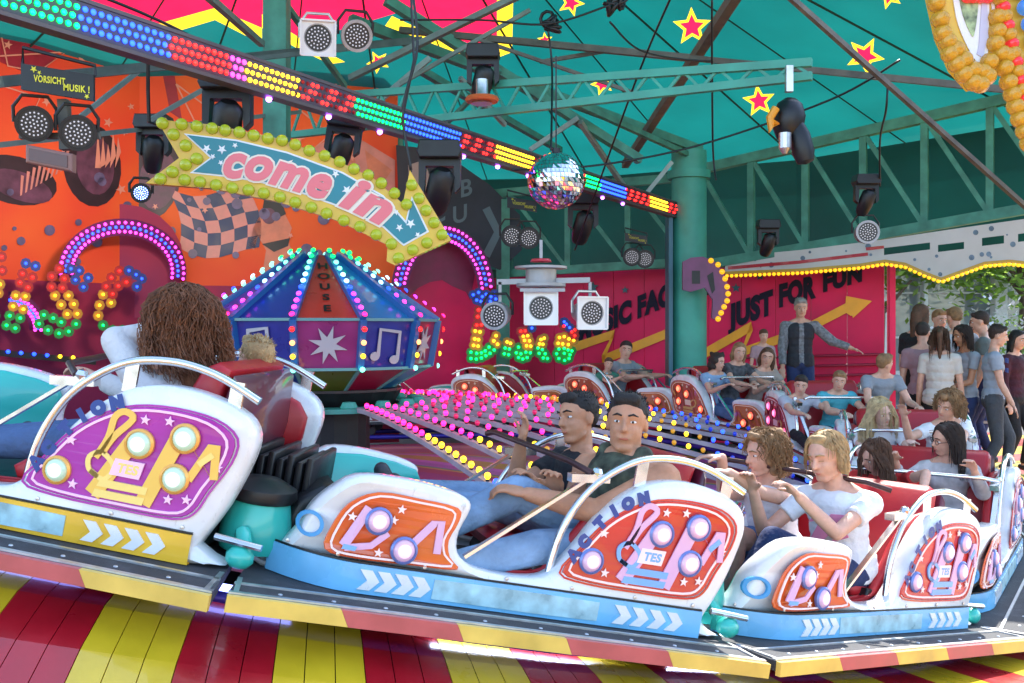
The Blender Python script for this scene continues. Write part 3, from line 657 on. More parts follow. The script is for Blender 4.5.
# ------------------------------------------------------------------ dotted light letters and arches
def dots(parent, on, pts, c, r, h, e=5): 
    for x, y in pts: bulb(parent, on(x, y, h), c, True, r, (onn), e, stem=False)
def letter(on, n, strokes, lab, h=.25, r=.02, w=9, grp='dotted light letters', nm='light_letter'):
    """strokes: [(colour, [(px,py)...])]"""
    global onn
    onn = n; allp = [p for c, pts in strokes for p in pts]; cx = sum(p[0] for p in allp)/len(allp); cy = sum(p[1] for p in allp)/len(allp)
    root = thing(nm, on(cx, cy, h), lab, 'light letter' if nm == 'light_letter' else 'light arch', grp)
    b = MB(); mi = {'red':0,'yellow':1,'green':2,'blue':3}
    for i, (c, pts) in enumerate(strokes):
        for j, (x, y) in enumerate(pts): b.prism([(x+w*.62*cos(t*.785), y+w*.62*sin(t*.785)) for t in range(8)], lambda x, y, hh: on(x, y, hh), h-.06-.0011*(j % 7)-.008*i, h-.004-.0011*(j % 7)-.008*i, 0, mi.get(c, 3))
    b.build('backing', [mat('letter red board', (.3,.02,.02), .5), mat('letter amber board', (.4,.2,.02), .5), mat('letter green board', (.02,.2,.05), .5), mat('letter blue board', (.03,.05,.2), .5)], root)
    for c, pts in strokes: dots(root, on, pts, c, r, h-.002)
    return root
# measured 807 px wide crop of the left letters, x/6.21, 240+y/6.21
def cz(l, ox=0, oy=240, k=6.208): return [(ox+x/k, oy+y/k) for x, y in l]
hL = 1.1
letter(onF, nF, [('red', cz([(10,105),(14,190),(-30,110),(-25,190)])), ('yellow', cz([(0,275),(-40,275),(-10,330)])), ('green', cz([(-30,470),(-60,540)]))], 'leftmost dotted light letter, cut off by the edge of the photo', hL, .018)
letter(onF, nF, [('blue', cz([(160,145),(220,162)])), ('red', cz([(140,210),(202,232),(125,265),(175,295)])), ('yellow', cz([(98,345),(158,350),(82,412),(145,430)])), ('green', cz([(60,470),(125,485),(40,530),(95,548)]))], 'narrow dotted light letter between the cut off letter and the S', hL, .018)
letter(onF, nF, [('blue', cz([(440,178),(492,190),(468,248),(548,235),(518,292)])), ('red', cz([(368,178),(322,226),(400,240),(320,292),(388,298)])), ('yellow', cz([(342,345),(425,345),(380,402),(458,398),(418,460),(480,458)])), ('green', cz([(272,465),(330,485),(242,520),(380,510),(298,560),(366,580),(426,568),(472,522)]))], 'S shaped dotted light letter with green foot left of the brown haired woman', hL, .018)
letter(onF, nF, [('blue', cz([(800,190),(845,215),(880,240),(850,290)])), ('red', cz([(742,192),(692,234),(660,288),(735,285),(785,262),(700,335)])), ('yellow', cz([(640,338),(618,405),(690,390),(610,470)])), ('green', cz([(640,530),(700,560),(760,560)]))], 'C shaped dotted light letter mostly behind the brown haired woman', hL, .018)
def c2(l): return cz(l, 450, 270, 5.253)
hR = 1.0
letter(onL, nL, [('blue', c2([(122,130),(150,118),(170,140),(190,128),(215,140),(235,125),(240,152),(140,158),(162,165),(212,165)])), ('red', c2([(150,210),(175,208),(145,245),(172,250),(140,290),(165,288)])), ('yellow', c2([(133,320),(158,325),(130,362),(150,366),(124,396),(148,400),(242,345),(230,372),(250,390)])), ('green', c2([(110,432),(140,438),(165,435),(185,425),(205,405),(110,465),(138,468),(165,462),(188,450),(210,438),(232,420)]))], 'D shaped dotted light letter with blue top, under the right violet arch', hR, .021, 8)
letter(onL, nL, [('yellow', c2([(300,378),(318,385)])), ('green', c2([(290,410),(312,415),(285,440),(308,445)]))], 'short dotted light letter just right of the D', hR, .02, 8)
letter(onL, nL, [('blue', c2([(430,305)])), ('red', c2([(395,320),(372,322)])), ('yellow', c2([(385,348),(408,345),(392,370),(418,372),(402,398),(424,400)])), ('green', c2([(360,405),(348,435),(372,440),(398,432),(422,435),(360,460),(382,468),(405,460)]))], 'J shaped dotted light letter in the middle under the spotlight rig', hR, .02, 8)
letter(onL, nL, [('yellow', c2([(478,365),(495,358),(470,388),(488,390)])), ('green', c2([(462,410),(485,418),(500,440),(468,438),(490,462),(512,465)]))], 'thin dotted light letter between the J and the ring shaped one', hR, .02, 8)
letter(onL, nL, [('blue', c2([(600,272),(612,285),(628,302)])), ('red', c2([(598,295),(640,325),(655,345),(655,315)])), ('yellow', c2([(575,355),(600,350),(625,362),(568,385),(592,388),(650,370),(622,392)])), ('green', c2([(572,415),(600,412),(620,420),(640,425),(560,440),(600,438),(630,445),(572,465),(602,475),(625,465)]))], 'ring shaped dotted light letter, rightmost, left of the word MUSIC', hR, .02, 8)
def arch(on, n, cx, cy, rx, ry, a0, a1, num, h, lab, rr=.02):
    global onn
    onn = n; root = thing('light_arch', on(cx, cy, h), lab, 'light arch', 'violet light arches')
    pth = [(cx+rx*cos(rad(a)), cy-ry*sin(rad(a))) for a in [a0+(a1-a0)*i/30 for i in range(31)]]
    b = MB(); band(b, pth, 17, lambda x, y, hh: on(x, y, hh), h-.05, h-.003); b.build('backing', mat('arch backing', (.1,.01,.08), .5), root)
    for k, (f_, c) in enumerate(((1.1,'magenta'),(1.0,'blue'),(.9,'magenta'))):
        for i in range(num):
            a = a0+(a1-a0)*(i+.5*(k % 2))/num; bulb(root, on(cx+rx*(1+(f_-1))*cos(rad(a)), cy-ry*f_*sin(rad(a)), h), c, True, rr, n, 6, stem=False, name='bulb')
arch(onF if 122 < onx else onL, nF if 122 < onx else nL, 122, 272, 56, 45, -8, 188, 31, .75, 'left arch of violet and blue lights above the S shaped light letter')
arch(onL, nL, 443, 296, 44, 62, 8, 172, 31, .55, 'right arch of violet and blue lights above the D shaped light letter')
arch(onF, nF, 8, 330, 30, 30, 0, 90, 12, .8, 'small piece of violet light arch low at the left edge of the photo', .018)
# little low light row on the left
root = thing('light_row', onL(50, 352, .6), 'row of small blue and amber lights on the dark wall behind the left car', 'light row')
b = MB(); b.bar(onF(-10, 352, .5), onF(95, 362, .5), .05, .07); b.build('rail', BLACK, root)
for i, x in enumerate(range(-5, 95, 13)): bulb(root, onF(x, 351+x*.09, .54), 'blue' if i < 5 else 'yellow', True, .024, nF, 5, stem=False)

# ------------------------------------------------------------------ tent roof
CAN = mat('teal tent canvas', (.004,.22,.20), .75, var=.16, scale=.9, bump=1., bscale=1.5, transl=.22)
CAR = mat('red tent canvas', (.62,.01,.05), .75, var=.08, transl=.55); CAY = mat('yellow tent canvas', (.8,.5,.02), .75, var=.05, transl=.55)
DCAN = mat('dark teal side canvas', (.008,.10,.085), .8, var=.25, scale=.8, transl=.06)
RE, ZE, ZT = 9.3, 4.15, 6.6
NS = 16
def rz(R): return ZE+(ZT-ZE)*(1-R/RE)
def rp(R, p, d=0.): return pol(R, p, rz(R)-d)
roof = thing('tent_roof', (C0.x, C0.y, ZT), 'teal canvas tent roof with red stars and red and yellow panels spanning over the ride', 'tent roof')
OFF = 4; AN = 360/NS
FRONT = lambda am: -165 < ((am+180) % 360-180) < -5  # unseen front canvas cut back to let more sky light onto the walls
def roofz(w):                          # height of the faceted canvas over a plan point
    a = math.degrees(math.atan2(w.y-C0.y, w.x-C0.x))-OFF; a = a % AN-AN/2; R = math.hypot(w.x-C0.x, w.y-C0.y)
    return rz(R*cos(rad(a))/cos(rad(AN/2)))
def onroof(px, py):
    dr = V(((px-512)/1000, 1, (330-py)/1000)); lo, hi = 4., None; t = 4.
    while t < 22:
        w = V((0,0,CAMZ))+dr*t
        if w.z >= roofz(w) and w.y > 6: hi = t; break
        lo = t; t += .05
    if hi is None: return None
    for _ in range(14):
        m_ = (lo+hi)/2; w = V((0,0,CAMZ))+dr*m_
        if w.z >= roofz(w): hi = m_
        else: lo = m_
    w = V((0,0,CAMZ))+dr*hi
    return w if (w.xy-C0.xy).length < RE-.1 else None
def dens(poly, k=4): return [tuple(V(poly[i]).lerp(V(poly[(i+1) % len(poly)]), j/k)) for i in range(len(poly)) for j in range(k)]
PR = []                                # printed shapes as plan polygons, later ones on top
def pr_add(poly, mi):
    pts = [onroof(*p) for p in dens(poly)]
    if any(p is None for p in pts): print('print off the roof', poly[0]); return
    PR.append(([V((p.x, p.y)) for p in pts], mi))
for pl_ in ([(60,-40),(60,0),(150,26),(215,8),(262,28),(262,-40)], [(262,-40),(262,24),(300,48),(340,30),(400,12),(420,22),(497,56),(497,-40)]): pr_add(pl_, 1)
for pl_ in ([(150,26),(215,8),(262,28),(262,44),(215,20),(168,34)], [(497,-40),(497,58),(512,52),(514,-40)], [(262,28),(300,50),(330,64),(345,62),(300,38),(262,14)], [(385,26),(480,68),(490,62),(392,16)]): pr_add(pl_, 2)
for (x, y, r) in ((692,27,20),(865,56,20),(759,101,17),(571,3,14),(602,84,12),(378,62,12),(545,40,8),(889,-4,14)):
    pr_add(star((x, y), r, r*.45, 5, 80+x), 2); pr_add(star((x, y), r*.64, r*.3, 5, 80+x), 1)
vs2, es2 = [], []
ctr = len(vs2); vs2.append(V((C0.x, C0.y)))
for k in range(NS):
    am = OFF+(k+.5)*AN
    rr = 4.0 if FRONT(am) else RE
    for q in (0, 1):
        vs2.append(V(pol(rr, OFF+(k+q)*AN, 0)[:2]))
    es2 += [(len(vs2)-2, len(vs2)-1), (0, len(vs2)-2), (0, len(vs2)-1)]
outl = []
for k in range(NS):
    am = OFF+(k+.5)*AN; rr = 4.0 if FRONT(am) else RE; outl += [V(pol(rr, OFF+k*AN, 0)[:2]), V(pol(rr, OFF+(k+1)*AN, 0)[:2])]
for rr in (2.5, 5, 7):
    for k in range(NS): vs2.append(V(pol(rr, OFF+k*AN, 0)[:2]))
for pts, mi in PR:
    o = len(vs2); vs2 += pts; es2 += [(o+i, o+(i+1) % len(pts)) for i in range(len(pts))]
from mathutils.geometry import delaunay_2d_cdt
ov, oe, of_, *_r = delaunay_2d_cdt(vs2, es2, [], 0, 1e-4)
def inpoly(p, pl_):
    c = False; j = len(pl_)-1
    for i in range(len(pl_)):
        if (pl_[i].y > p.y) != (pl_[j].y > p.y) and p.x < (pl_[j].x-pl_[i].x)*(p.y-pl_[i].y)/(pl_[j].y-pl_[i].y)+pl_[i].x: c = not c
        j = i
    return c
b = MB(); b.v = [V((p.x, p.y, roofz(p))) for p in ov]
for f_ in of_:
    c = sum((ov[i] for i in f_), V((0,0)))/len(f_)
    if not inpoly(c, outl): continue
    mi = 0
    for pts, m_ in PR:
        if inpoly(c, pts): mi = m_
    b.f.append(tuple(f_)); b.m.append(mi)
b.build('canvas', [CAN, CAR, CAY], roof, fix=False)
b = MB()
for k in range(NS*2):
    a0 = OFF+k*180/NS
    fr = FRONT(a0); E_ = 4.0 if fr else RE
    if k % 2 == 0: b.tube([rp(.2, a0, .03), rp(E_, a0, .03)], .014, 5)
    else:
        p, q = rp(.3, a0), rp(RE, a0); m = cos(rad(180/NS)); p.z = p.z; b.tube([pol(.3*m, a0, rz(.3)-.03), pol(E_*m, a0, rz(E_)-.03)], .01, 5)
b.tube([rp(RE, OFF+k*360/NS, .02) for k in range(-1, 11)], .04, 6); b.build('seam', mat('dark seam', (.01,.06,.05), .8), roof)
# canvas skirt between eave and walls on the far side
b = MB()
def eave(px, Y, z): return V(((px-512)/1000*Y, Y, z))
sk = [pol(RE-.35, OFF+k*360/NS, 0) for k in range(NS+1)]
for k in range(NS):
    am = OFF+(k+.5)*360/NS
    if -40 < ((am+180) % 360-180) < 190 or am > 340:
        p, q = sk[k], sk[k+1]; o = len(b.v); n = 10
        for i in range(n+1):
            w = p.lerp(q, i/n); b.v += [V((w.x, w.y, 2.95 if (am < 32 or am > 330) else 2.55)), V((w.x, w.y, rz(RE)+.03))]
        for i in range(n): b.f.append((o+2*i, o+2*i+2, o+2*i+3, o+2*i+1)); b.m.append(0)
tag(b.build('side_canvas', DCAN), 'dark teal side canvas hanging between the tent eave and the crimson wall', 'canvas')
# eave lattice girders
def truss(nm, p, q, h0, h1, w, n, m_, lab, depth=0., group='lattice girders', offx=None, cw=None):
    p, q = V(p), V(q); root = thing(nm, p, lab, 'girder', group); x = (q-p).normalized(); sd = V((0,0,1)).cross(x).normalized(); cw = cw or w*1.3
    b = MB(); b.bar(p, q, cw, cw)
    b.bar(p+V((0,0,h0)), q+V((0,0,h1)), cw, cw); 
    if depth: b.bar(p+sd*depth, q+sd*depth, cw, cw); 
    b.build('chord', m_, root)
    b = MB()
    for i in range(n):
        a, c = p.lerp(q, i/n), p.lerp(q, (i+1)/n); ua = V((0,0,h0+(h1-h0)*i/n)); uc = V((0,0,h0+(h1-h0)*(i+1)/n)); mm = p.lerp(q, (i+.5)/n)+V((0,0,(h0+(h1-h0)*(i+.5)/n)))
        b.bar(a, mm, w*.62, w*.62, sd); b.bar(mm, c, w*.62, w*.62, sd)
        if depth: b.bar(a+sd*depth, mm-V((0,0,.02)), w*.5, w*.5, sd)
    b.build('brace', m_, root); return root
def xtruss(p, q, h, w, n, m_, lab):      # posts and long diagonals, like the eave lattice
    p, q = V(p), V(q); root = thing('lattice_girder', p, lab, 'girder', 'lattice girders'); U = V((0,0,h)); sd = V((0,0,1)).cross((q-p).normalized())
    b = MB(); b.bar(p, q, w*1.5, w*1.5); b.bar(p+U, q+U, w*1.5, w*1.5); b.build('chord', m_, root); b = MB()
    for i in range(n+1):
        a = p.lerp(q, i/n); b.bar(a, a+U, w, w, sd)
        if i < n: b.bar(a+U, p.lerp(q, (i+1)/n), w*.7, w*.7, sd)
    b.build('brace', m_, root); return root
xtruss(P(700, 266, 14.0), P(1060, 203, 11.6), 1.35, .085, 6, TEALD, 'teal lattice girder under the eave above the JUST FOR FUN wall')
xtruss(P(400, 280, 15.4), P(690, 262, 14.1), 1.2, .08, 5, TEALD, 'teal lattice girder above the word MUSIC, left of the teal column')
truss('lattice_girder', P(292,135,9.4), P(812,76,7.4), .34, .1, .035, 17, TEAL, 'long teal lattice girder crossing the photo above the disco ball', .0, cw=.06)
truss('lattice_girder', P(0,82,5.6), P(420,40,9.0), .0, .0, .03, 1, GREYG, 'grey beam behind the VORSICHT MUSIK sign', 0, cw=.06)
for i, (p, q, w, m_, lab) in enumerate((
    (P(-10,146,6.2), P(300,112,9.2), .035, GREYG, 'thin grey brace sloping behind the two round par lamps at the left'),
    (P(60,133,6.4), P(150,62,7.0), .03, GREYG, 'thin diagonal brace rising from the left par lamps'),
    (P(150,120,7), P(262,56,8), .03, GREYG, 'thin diagonal brace left of the hanging teal post'),
    (P(275,-10,8.8), P(345,86,10.5), .05, TEALD, 'green strut right of the hanging post'),
    (P(196,-14,7), P(262,44,8.6), .05, GREYG, 'grey green strut left of the hanging post'),
    (P(350,78,9), P(520,-5,8), .05, GREYG, 'strut rising right from the two spotlights at the top'),
    (P(386,0,9.5), P(640,160,11), .09, TEALD, 'broad teal rafter falling toward the column behind the long girder'),
    (P(350,20,9.8), P(700,150,12.6), .1, TEALD, 'teal rafter behind the disco ball'),
    (P(420,70,9.8), P(560,150,12.6), .07, TEALD, 'thin teal rafter left of the disco ball'),
    (P(400,30,10), P(690,58,9.2), .06, RUST, 'brown purlin under the red and yellow canvas'),
    (P(690,58,9.2), P(1010,90,7.4), .05, RUST, 'brown purlin running right under the teal canvas'),
    (P(738,-8,8), P(625,165,13), .085, RUST, 'rusty rafter rising to the top of the photo right of the disco ball'),
    (P(782,-10,6.6), P(1035,215,8.0), .035, RUST, 'long thin brown stay running down to the right edge'),
    (P(400,84,9), P(530,10,9), .035, GREYG, 'thin purlin strut above the long girder'),
    (P(540,62,9.6), P(612,50,9.6), .035, RUST, 'short strut under the canvas stars'),
    (P(430,140,10.5), P(500,70,9.6), .04, TEALD, 'short teal strut left of the disco ball'),
    (P(530,150,10.5), P(578,118,10.5), .05, PALEST, 'pale strut rising right from the disco ball'),
    (P(580,122,10.5), P(625,188,11.5), .05, PALEST, 'pale strut falling right from the disco ball'),
    (P(645,195,12), P(672,162,12), .05, PALEST, 'pale strut beside the teal column'),
    (P(380,100,9.4), P(430,58,9.4), .05, PALEST, 'pale tube strut behind the long girder at its left part'),
    (P(460,78,9.4), P(505,125,10), .04, PALEST, 'pale tube strut hanging from the orange lamp'),
    (P(560,96,9.6), P(700,160,12.8), .06, TEALD, 'teal purlin in the shade left of the column'),
    (P(480,40,9), P(640,95,9), .03, RUST, 'thin brown brace crossing above the long girder'))):
    b = MB(); b.bar(p, q, w, w); tag(b.build('roof_strut', m_), lab, 'strut', 'struts under the tent roof')
# posts
b = MB(); c = P(689, 430, 12.6); x0 = c.x; b.lathe([(.22,0),(.22,3.85)], (x0, 12.6, 0), (0,0,1), 24); b.lathe([(.27,3.5),(.27,3.6)], (x0, 12.6, 0), (0,0,1), 24)
col = thing('roof_column', (x0, 12.6, 0), 'thick teal column in front of the crimson lettered wall', 'column'); b.build('shaft', TEAL, col, smooth=40)
b = MB(); b.box((x0-.26, 12.55, 2.0), (.05,.3,2.2)); b.build('cable_duct', mat('blue grey duct', (.05,.15,.2), .5), col)
b = MB(); b.bar(P(277,-40,8.8), P(277,182,8.8), .2, .2); tag(b.build('hanging_post', TEALD), 'square green post coming down from the roof behind the COME IN arrow', 'post')
b = MB(); b.bar(P(399,120,14.5), P(396,230,14.5), .14, .14); b.bar(P(503,200,14.8), P(503,395,14.8), .2, .2); tag(b.build('wall_post', TEALD), 'dark narrow wall post between the right arch and the red wall', 'post')

# ------------------------------------------------------------------ long led beam
s0, s1 = V((-2.9, 3.35, 3.1)), V((2.13, 12.7, 3.1)); led = thing('led_beam', s1, 'long beam of coloured light dots running from the top left corner to the teal column', 'light beam')
ax = (s1-s0).normalized(); sd = V((0,0,1)).cross(ax)*-1; 
vis = sd if sd.dot(-s0) > 0 else -sd; vis = vis.normalized()
b = MB(); b.bar(s0, s1, .07, .17); b.bar(s0+V((0,0,.09)), s1+V((0,0,.09)), .09, .02); b.bar(s0-V((0,0,.09)), s1-V((0,0,.09)), .09, .02); b.build('beam', mat('dull led housing', (.13,.10,.10), .5, .4, var=.2), led)
b = MB(); b.bar(s0+vis*.037, s1+vis*.037, .006, .155); b.build('led_board', mat('dark led board', (.05,.03,.05), .4), led)
seq = [(80,'green'),(170,'blue'),(230,'red'),(246,'magenta'),(300,'yellow'),(355,'red'),(405,'green'),(460,'blue'),(496,'red'),(535,'yellow'),(586,'red'),(601,'green'),(626,'blue'),(650,'red'),(668,'yellow'),(900,'red')]
Lb = (s1-s0).length; n = int(Lb/.047); cnt = 0; rest = MB(); ci = {}
spots = []
for i in range(n):
    for r in range(3):
        p = s0+ax*(.05+i*.047+(r % 2)*.023)+vis*.042+V((0,0,(r-1)*.046)); px = 512+1000*p.x/p.y
        c = next(cc for lim, cc in seq if px < lim); spots.append((p, c, i+r))
vis_spots = [s_ for s_ in spots if 512+1000*s_[0].x/s_[0].y > 0]
lm = [bulbm(c, True, 7.) for c in ('green','blue','red','magenta','yellow')]+[mat('unlit red led', (.35,.01,.02), .3)]
mi_ = {'green':0,'blue':1,'red':2,'magenta':3,'yellow':4}
for k, (p, c, i) in enumerate(vis_spots):
    if k < 100: bulb(led, p, c, True, .015, vis, 7., stem=False, name='led')
    else: rest.ball(p, .0135, 6, mi_[c] if not (c == 'red' and 1 and (k//2) % 2) else 5)
tag(rest.build('led_field', lm, led), kind='stuff')
b = MB()
for px in range(40, 660, 60):
    p = s0.lerp(s1, .25+px/900*.8)+V((0,0,-.11)); b.ball(p, .02, 6)
b.build('violet_lamps', glow('violet lamp', (.4,.1,1), 4), led)

# ------------------------------------------------------------------ COME IN arrow
cs = thing('come_in_arrow', P(300,190,6), 'curved yellow bulb edged arrow sign reading come in, hanging over the pavilion', 'sign')
Ys = 6.0
def sg_(x, y, h=0.): return P(x, y, Ys+(x-300)*.0012)+V((.0,-h,0))
outer = [(161,122),(215,127),(275,139),(330,158),(375,180),(404,205),(411,172),(452,241),(396,266),(388,262),(389,246),(340,222),(280,203),(215,190),(150,185),(183,160)]
inner = [(188,136),(240,142),(290,154),(345,174),(385,197),(407,222),(413,198),(430,233),(405,247),(400,243),(385,229),(345,210),(290,190),(240,180),(194,175),(214,160)]
b = MB(); b.prism(outer, lambda x, y, h: sg_(x, y, h), 0, .07, 0, 0); b.build('board', YEL, cs)
b = MB(); b.prism(inner, lambda x, y, h: sg_(x, y, h), .07, .076, 0, 0); cxy = (300,190); b.build('field_border', WHITE, cs)
def shrink(poly, d):
    A = sum(poly[i-1][0]*poly[i][1]-poly[i][0]*poly[i-1][1] for i in range(len(poly))); s_ = 1 if A > 0 else -1; out = []
    for i in range(len(poly)):
        a, b_, c = V(poly[i-1]), V(poly[i]), V(poly[(i+1) % len(poly)]); u, w = (b_-a).normalized(), (c-b_).normalized(); k = (V((-u.y, u.x))+V((-w.y, w.x)))*s_; k.normalize(); out.append(b_+k*d/max(.45, abs(k.dot(V((-u.y, u.x))))))
    return out
b = MB(); b.prism(shrink(inner, 1.7), lambda x, y, h: sg_(x, y, h), .076, .081, 0, 0); b.build('field', mat('sign teal', (.02,.22,.26), .4, var=.1), cs)
arcp = curve_pts([(225,177),(260,180),(300,191),(345,206),(392,229)], 12)
def along(x):
    n = len(arcp)-1; d = [0]
    for i in range(n): d.append(d[-1]+(arcp[i+1]-arcp[i]).length)
    x = max(0, min(d[-1]-.01, x))
    for i in range(n):
        if x <= d[i+1]:
            t = (x-d[i])/(d[i+1]-d[i]); tg = (arcp[i+1]-arcp[i]).normalized(); return arcp[i].lerp(arcp[i+1], t), tg
def comein(b, bold, h, mi=0):
    for wd, x0, x1, sz in (('come', 4, 106, 46), ('in', 124, 168, 46)):
        vs, fs = text_mesh(wd, 1, 0.0, .25); X0 = min(v.x for v in vs); X1 = max(v.x for v in vs); vs, fs = text_mesh(wd, 1, bold, .25)
        out = []
        for v in vs:
            p, tg = along(x0+(x1-x0)*(v.x-X0)/(X1-X0)); up = V((tg.y, -tg.x)); q = p+up*(v.y*sz-1); out.append(sg_(q.x, q.y, h))
        b.add(out, fs, mi)
b = MB(); comein(b, .085, .083); b.build('letter_outline', mat('cream', (.85,.75,.6), .4), cs, fix=False)
b = MB(); comein(b, .045, .088); b.build('letters', mat('salmon pink', (.8,.16,.18), .35), cs, fix=False)
b = MB()
for x, y, r in ((211,151,4.5),(226,152,5),(239,148,3),(217,159,3),(225,165,3),(338,176,4),(349,192,5),(357,172,3),(412,225,5),(401,229,4),(419,236,3),(398,214,3)): b.prism(star((x, y), r), lambda x, y, h: sg_(x, y, h), .081, .085)
b.build('stars', WHITE, cs)
edge = [(167,126),(186,127),(201,129),(216,131),(229,133),(243,135),(257,138),(271,141),(285,143),(298,147),(312,153),(327,158),(342,164),(356,171),(370,177),(383,185),(396,195),(408,206),(413,187),(420,200),(427,212),(435,224),(443,236),(428,244),(414,251),(400,259),(393,245),(378,236),(362,228),(346,222),(329,215),(314,209),(298,204),(283,199),(267,195),(252,192),(236,190),(220,187),(204,184),(189,182),(165,181),(177,174),(190,167),(201,161),(190,148),(178,137)]
for x, y in edge:
    key = 'sb'
    if key not in BMESH:
        t = MB(); t.lathe([(.036,0),(.034,.02),(.024,.034),(.0,.04)], (0,0,0), (0,0,1), 12, 0); t = t.build('cap', mat('lime lamp cap', (.36,.42,.01), .25, 0, .03, (.7,.8,.05), coat=.5), None, True); BMESH[key] = t.data; bpy.data.objects.remove(t)
    o = bpy.data.objects.new('bulb', BMESH[key]); COL.objects.link(o); o.parent = cs; o.matrix_local = MW[cs.name].inverted() @ M.Translation(sg_(x, y, .07)) @ M.Rotation(pi/2, 4, 'X')
b = MB(); b.tube([P(148,62,5.9), P(148,90,5.95), P(149,122,5.98), P(162,126,6)], .012, 6); b.tube([P(411,-5,6.1), P(414,60,6.1), P(402,120,6.1), P(411,172,6.13)], .008, 6); b.build('hanger', BLACK, cs)

# ------------------------------------------------------------------ lamps and fixtures
LEDP = {}
def face_dots(b, R, n_, mi, r):
    for ring_ in range(4):
        m_ = max(1, ring_*6)
        for k in range(m_):
            a = 2*pi*k/m_+ring_*.3; x, z = ring_*r*cos(a), ring_*r*sin(a); b.lathe([(r*.27,0),(r*.22,r*.2),(0,r*.3)], (x, n_, z), (0,1,0), 7, mi)
def par(pos, aim, lab, R=.11, L=.26, body=BLACK, frame=None, lit='white', e=.12, group='round led spotlights'):
    root = thing('par_lamp', lookM(pos, V(aim)-V(pos)), lab, 'spotlight', group); MW[root.name] = M.Identity(4)
    b = MB(); b.lathe([(R*.3,-L),(R*.7,-L*.95),(R*.92,-L*.6),(R*.95,-.03),(R*1.06,-.03),(R*1.06,0.),(R*.85,0),(R*.84,-.02),(0.,-.02)], (0,0,0), (0,1,0), 24); b.build('can', body, root, smooth=40)
    b = MB(); b.lathe([(R*.85,-.008),(0,-.007)], (0,0,0), (0,1,0), 24, 0); face_dots(b, R, -.006, 1, R*.22); b.build('led_face', [mat('lamp face', (.03,.03,.03), .4), glow('lamp dots '+lit, {'white':(.9,.88,.95),'blue':(.15,.25,1)}[lit], e, (.3,.28,.32))], root)
    b = MB(); b.tube([(-R*1.15,-L*.4,0),(-R*1.18,-L*.4,R*.9),(-R*.7,-L*.4,R*1.6),(R*.7,-L*.4,R*1.6),(R*1.18,-L*.4,R*.9),(R*1.15,-L*.4,0)], .009, 6); b.build('yoke', ALU if frame else BLACK, root)
    if frame:
        b = MB(); w = frame
        for a, c in (((-1,-1),(1,-1)),((1,-1),(1,1)),((1,1),(-1,1)),((-1,1),(-1,-1))): b.bar((a[0]*w, .012, a[1]*w), (c[0]*w, .012, c[1]*w), .01, .016, (0,1,0))
        poly = [(-w,-w),(w,-w),(w,w),(-w,w)]; inn = [(R*.92*cos(t*pi/12), R*.92*sin(t*pi/12)) for t in range(24)]
        o_ = len(b.v); outp = []
        for t in range(24):
            a = t*pi/12; k = w/max(abs(cos(a)), abs(sin(a))); outp.append((k*cos(a), k*sin(a)))
        for (x, z) in outp: b.v.append(V((x, .004, z)))
        for (x, z) in inn: b.v.append(V((x, .004, z)))
        for t in range(24): b.f.append((o_+t, o_+(t+1) % 24, o_+24+(t+1) % 24, o_+24+t)); b.m.append(0)
        b.build('gel_frame', mat('silver gel frame', (.7,.68,.68), .35, .4), root)
    return root
cam = V((0,0,CAMZ))
par(P(34,124,5.0), cam+V((-.3,0,-.2)), 'left one of the two round lamps under the VORSICHT MUSIK sign', .085)
par(P(78,133,5.0), cam+V((.3,0,-.2)), 'right one of the two round lamps under the VORSICHT MUSIK sign', .085)
par(P(141,193,6.4), cam, 'small round lamp shining blue, by the left end of the COME IN arrow', .06, .14, lit='blue', e=5)
par(P(318,38,5.6), cam+V((.1,0,.3)), 'square framed white lamp at the top above the light beam', .085, .2, DRUM, .095)
par(P(357,36,5.7), P(380,40,5.0), 'silver lamp seen from the side beside the square framed one', .085, .2, DRUM, .0)
par(P(512,236,10.5), cam, 'left round lamp of the pair under the small far sign', .11, .2)
par(P(529,238,10.5), cam+V((1,0,0)), 'right round lamp of the pair under the small far sign', .11, .2)
par(P(632,257,12.5), cam, 'left round lamp of the dim pair by the teal column', .11, .2); par(P(645,259,12.5), cam+V((1,0,0)), 'right round lamp of the dim pair by the teal column', .11, .2)
par(P(541,308,6.4), cam, 'front lamp of the hanging rig, with a square white frame', .085, .2, DRUM, .105, e=.6)
par(P(494,316,6.35), P(430,335,5.2), 'left lamp of the hanging rig, turned to the left', .085, .22, DRUM, .0)
par(P(592,313,6.3), P(700,320,5.0), 'right lamp of the hanging rig, with a square frame turned to the right', .085, .22, DRUM, .1)
par(P(868,232,9.0), P(900,222,8.0), 'silver lamp hanging under the girder right of the JUST FOR FUN wall', .1, .25, DRUM, .0)
rg = thing('lamp_rig', P(541,275,6.5), 'hanging silver rig with red top that carries three lamps', 'lamp rig')
b = MB(); b.lathe([(.15,0),(.16,.01),(.16,.03),(.1,.035),(.1,.12),(.17,.125),(.17,.14),(.05,.15)], P(541,288,6.5), (0,0,1), 28); b.build('motor_drum', DRUM, rg, smooth=40)
b = MB(); b.lathe([(.07,0),(.06,.02),(0,.025)], P(541,262,6.5), (0,0,1), 20); b.build('red_cap', REDP, rg, smooth=True)
b = MB(); b.bar(P(497,282,6.5), P(590,280,6.5), .02, .035); b.bar(P(520,290,6.3), P(565,290,6.3), .02, .02)
for x in (500,541,590): b.bar(P(x,282,6.5), P(x,302,6.5), .02, .02, (0,1,0))
b.bar(P(541,262,6.5), P(541,240,6.5), .02, .02, (0,1,0)); b.build('rig_frame', DRUM, rg)
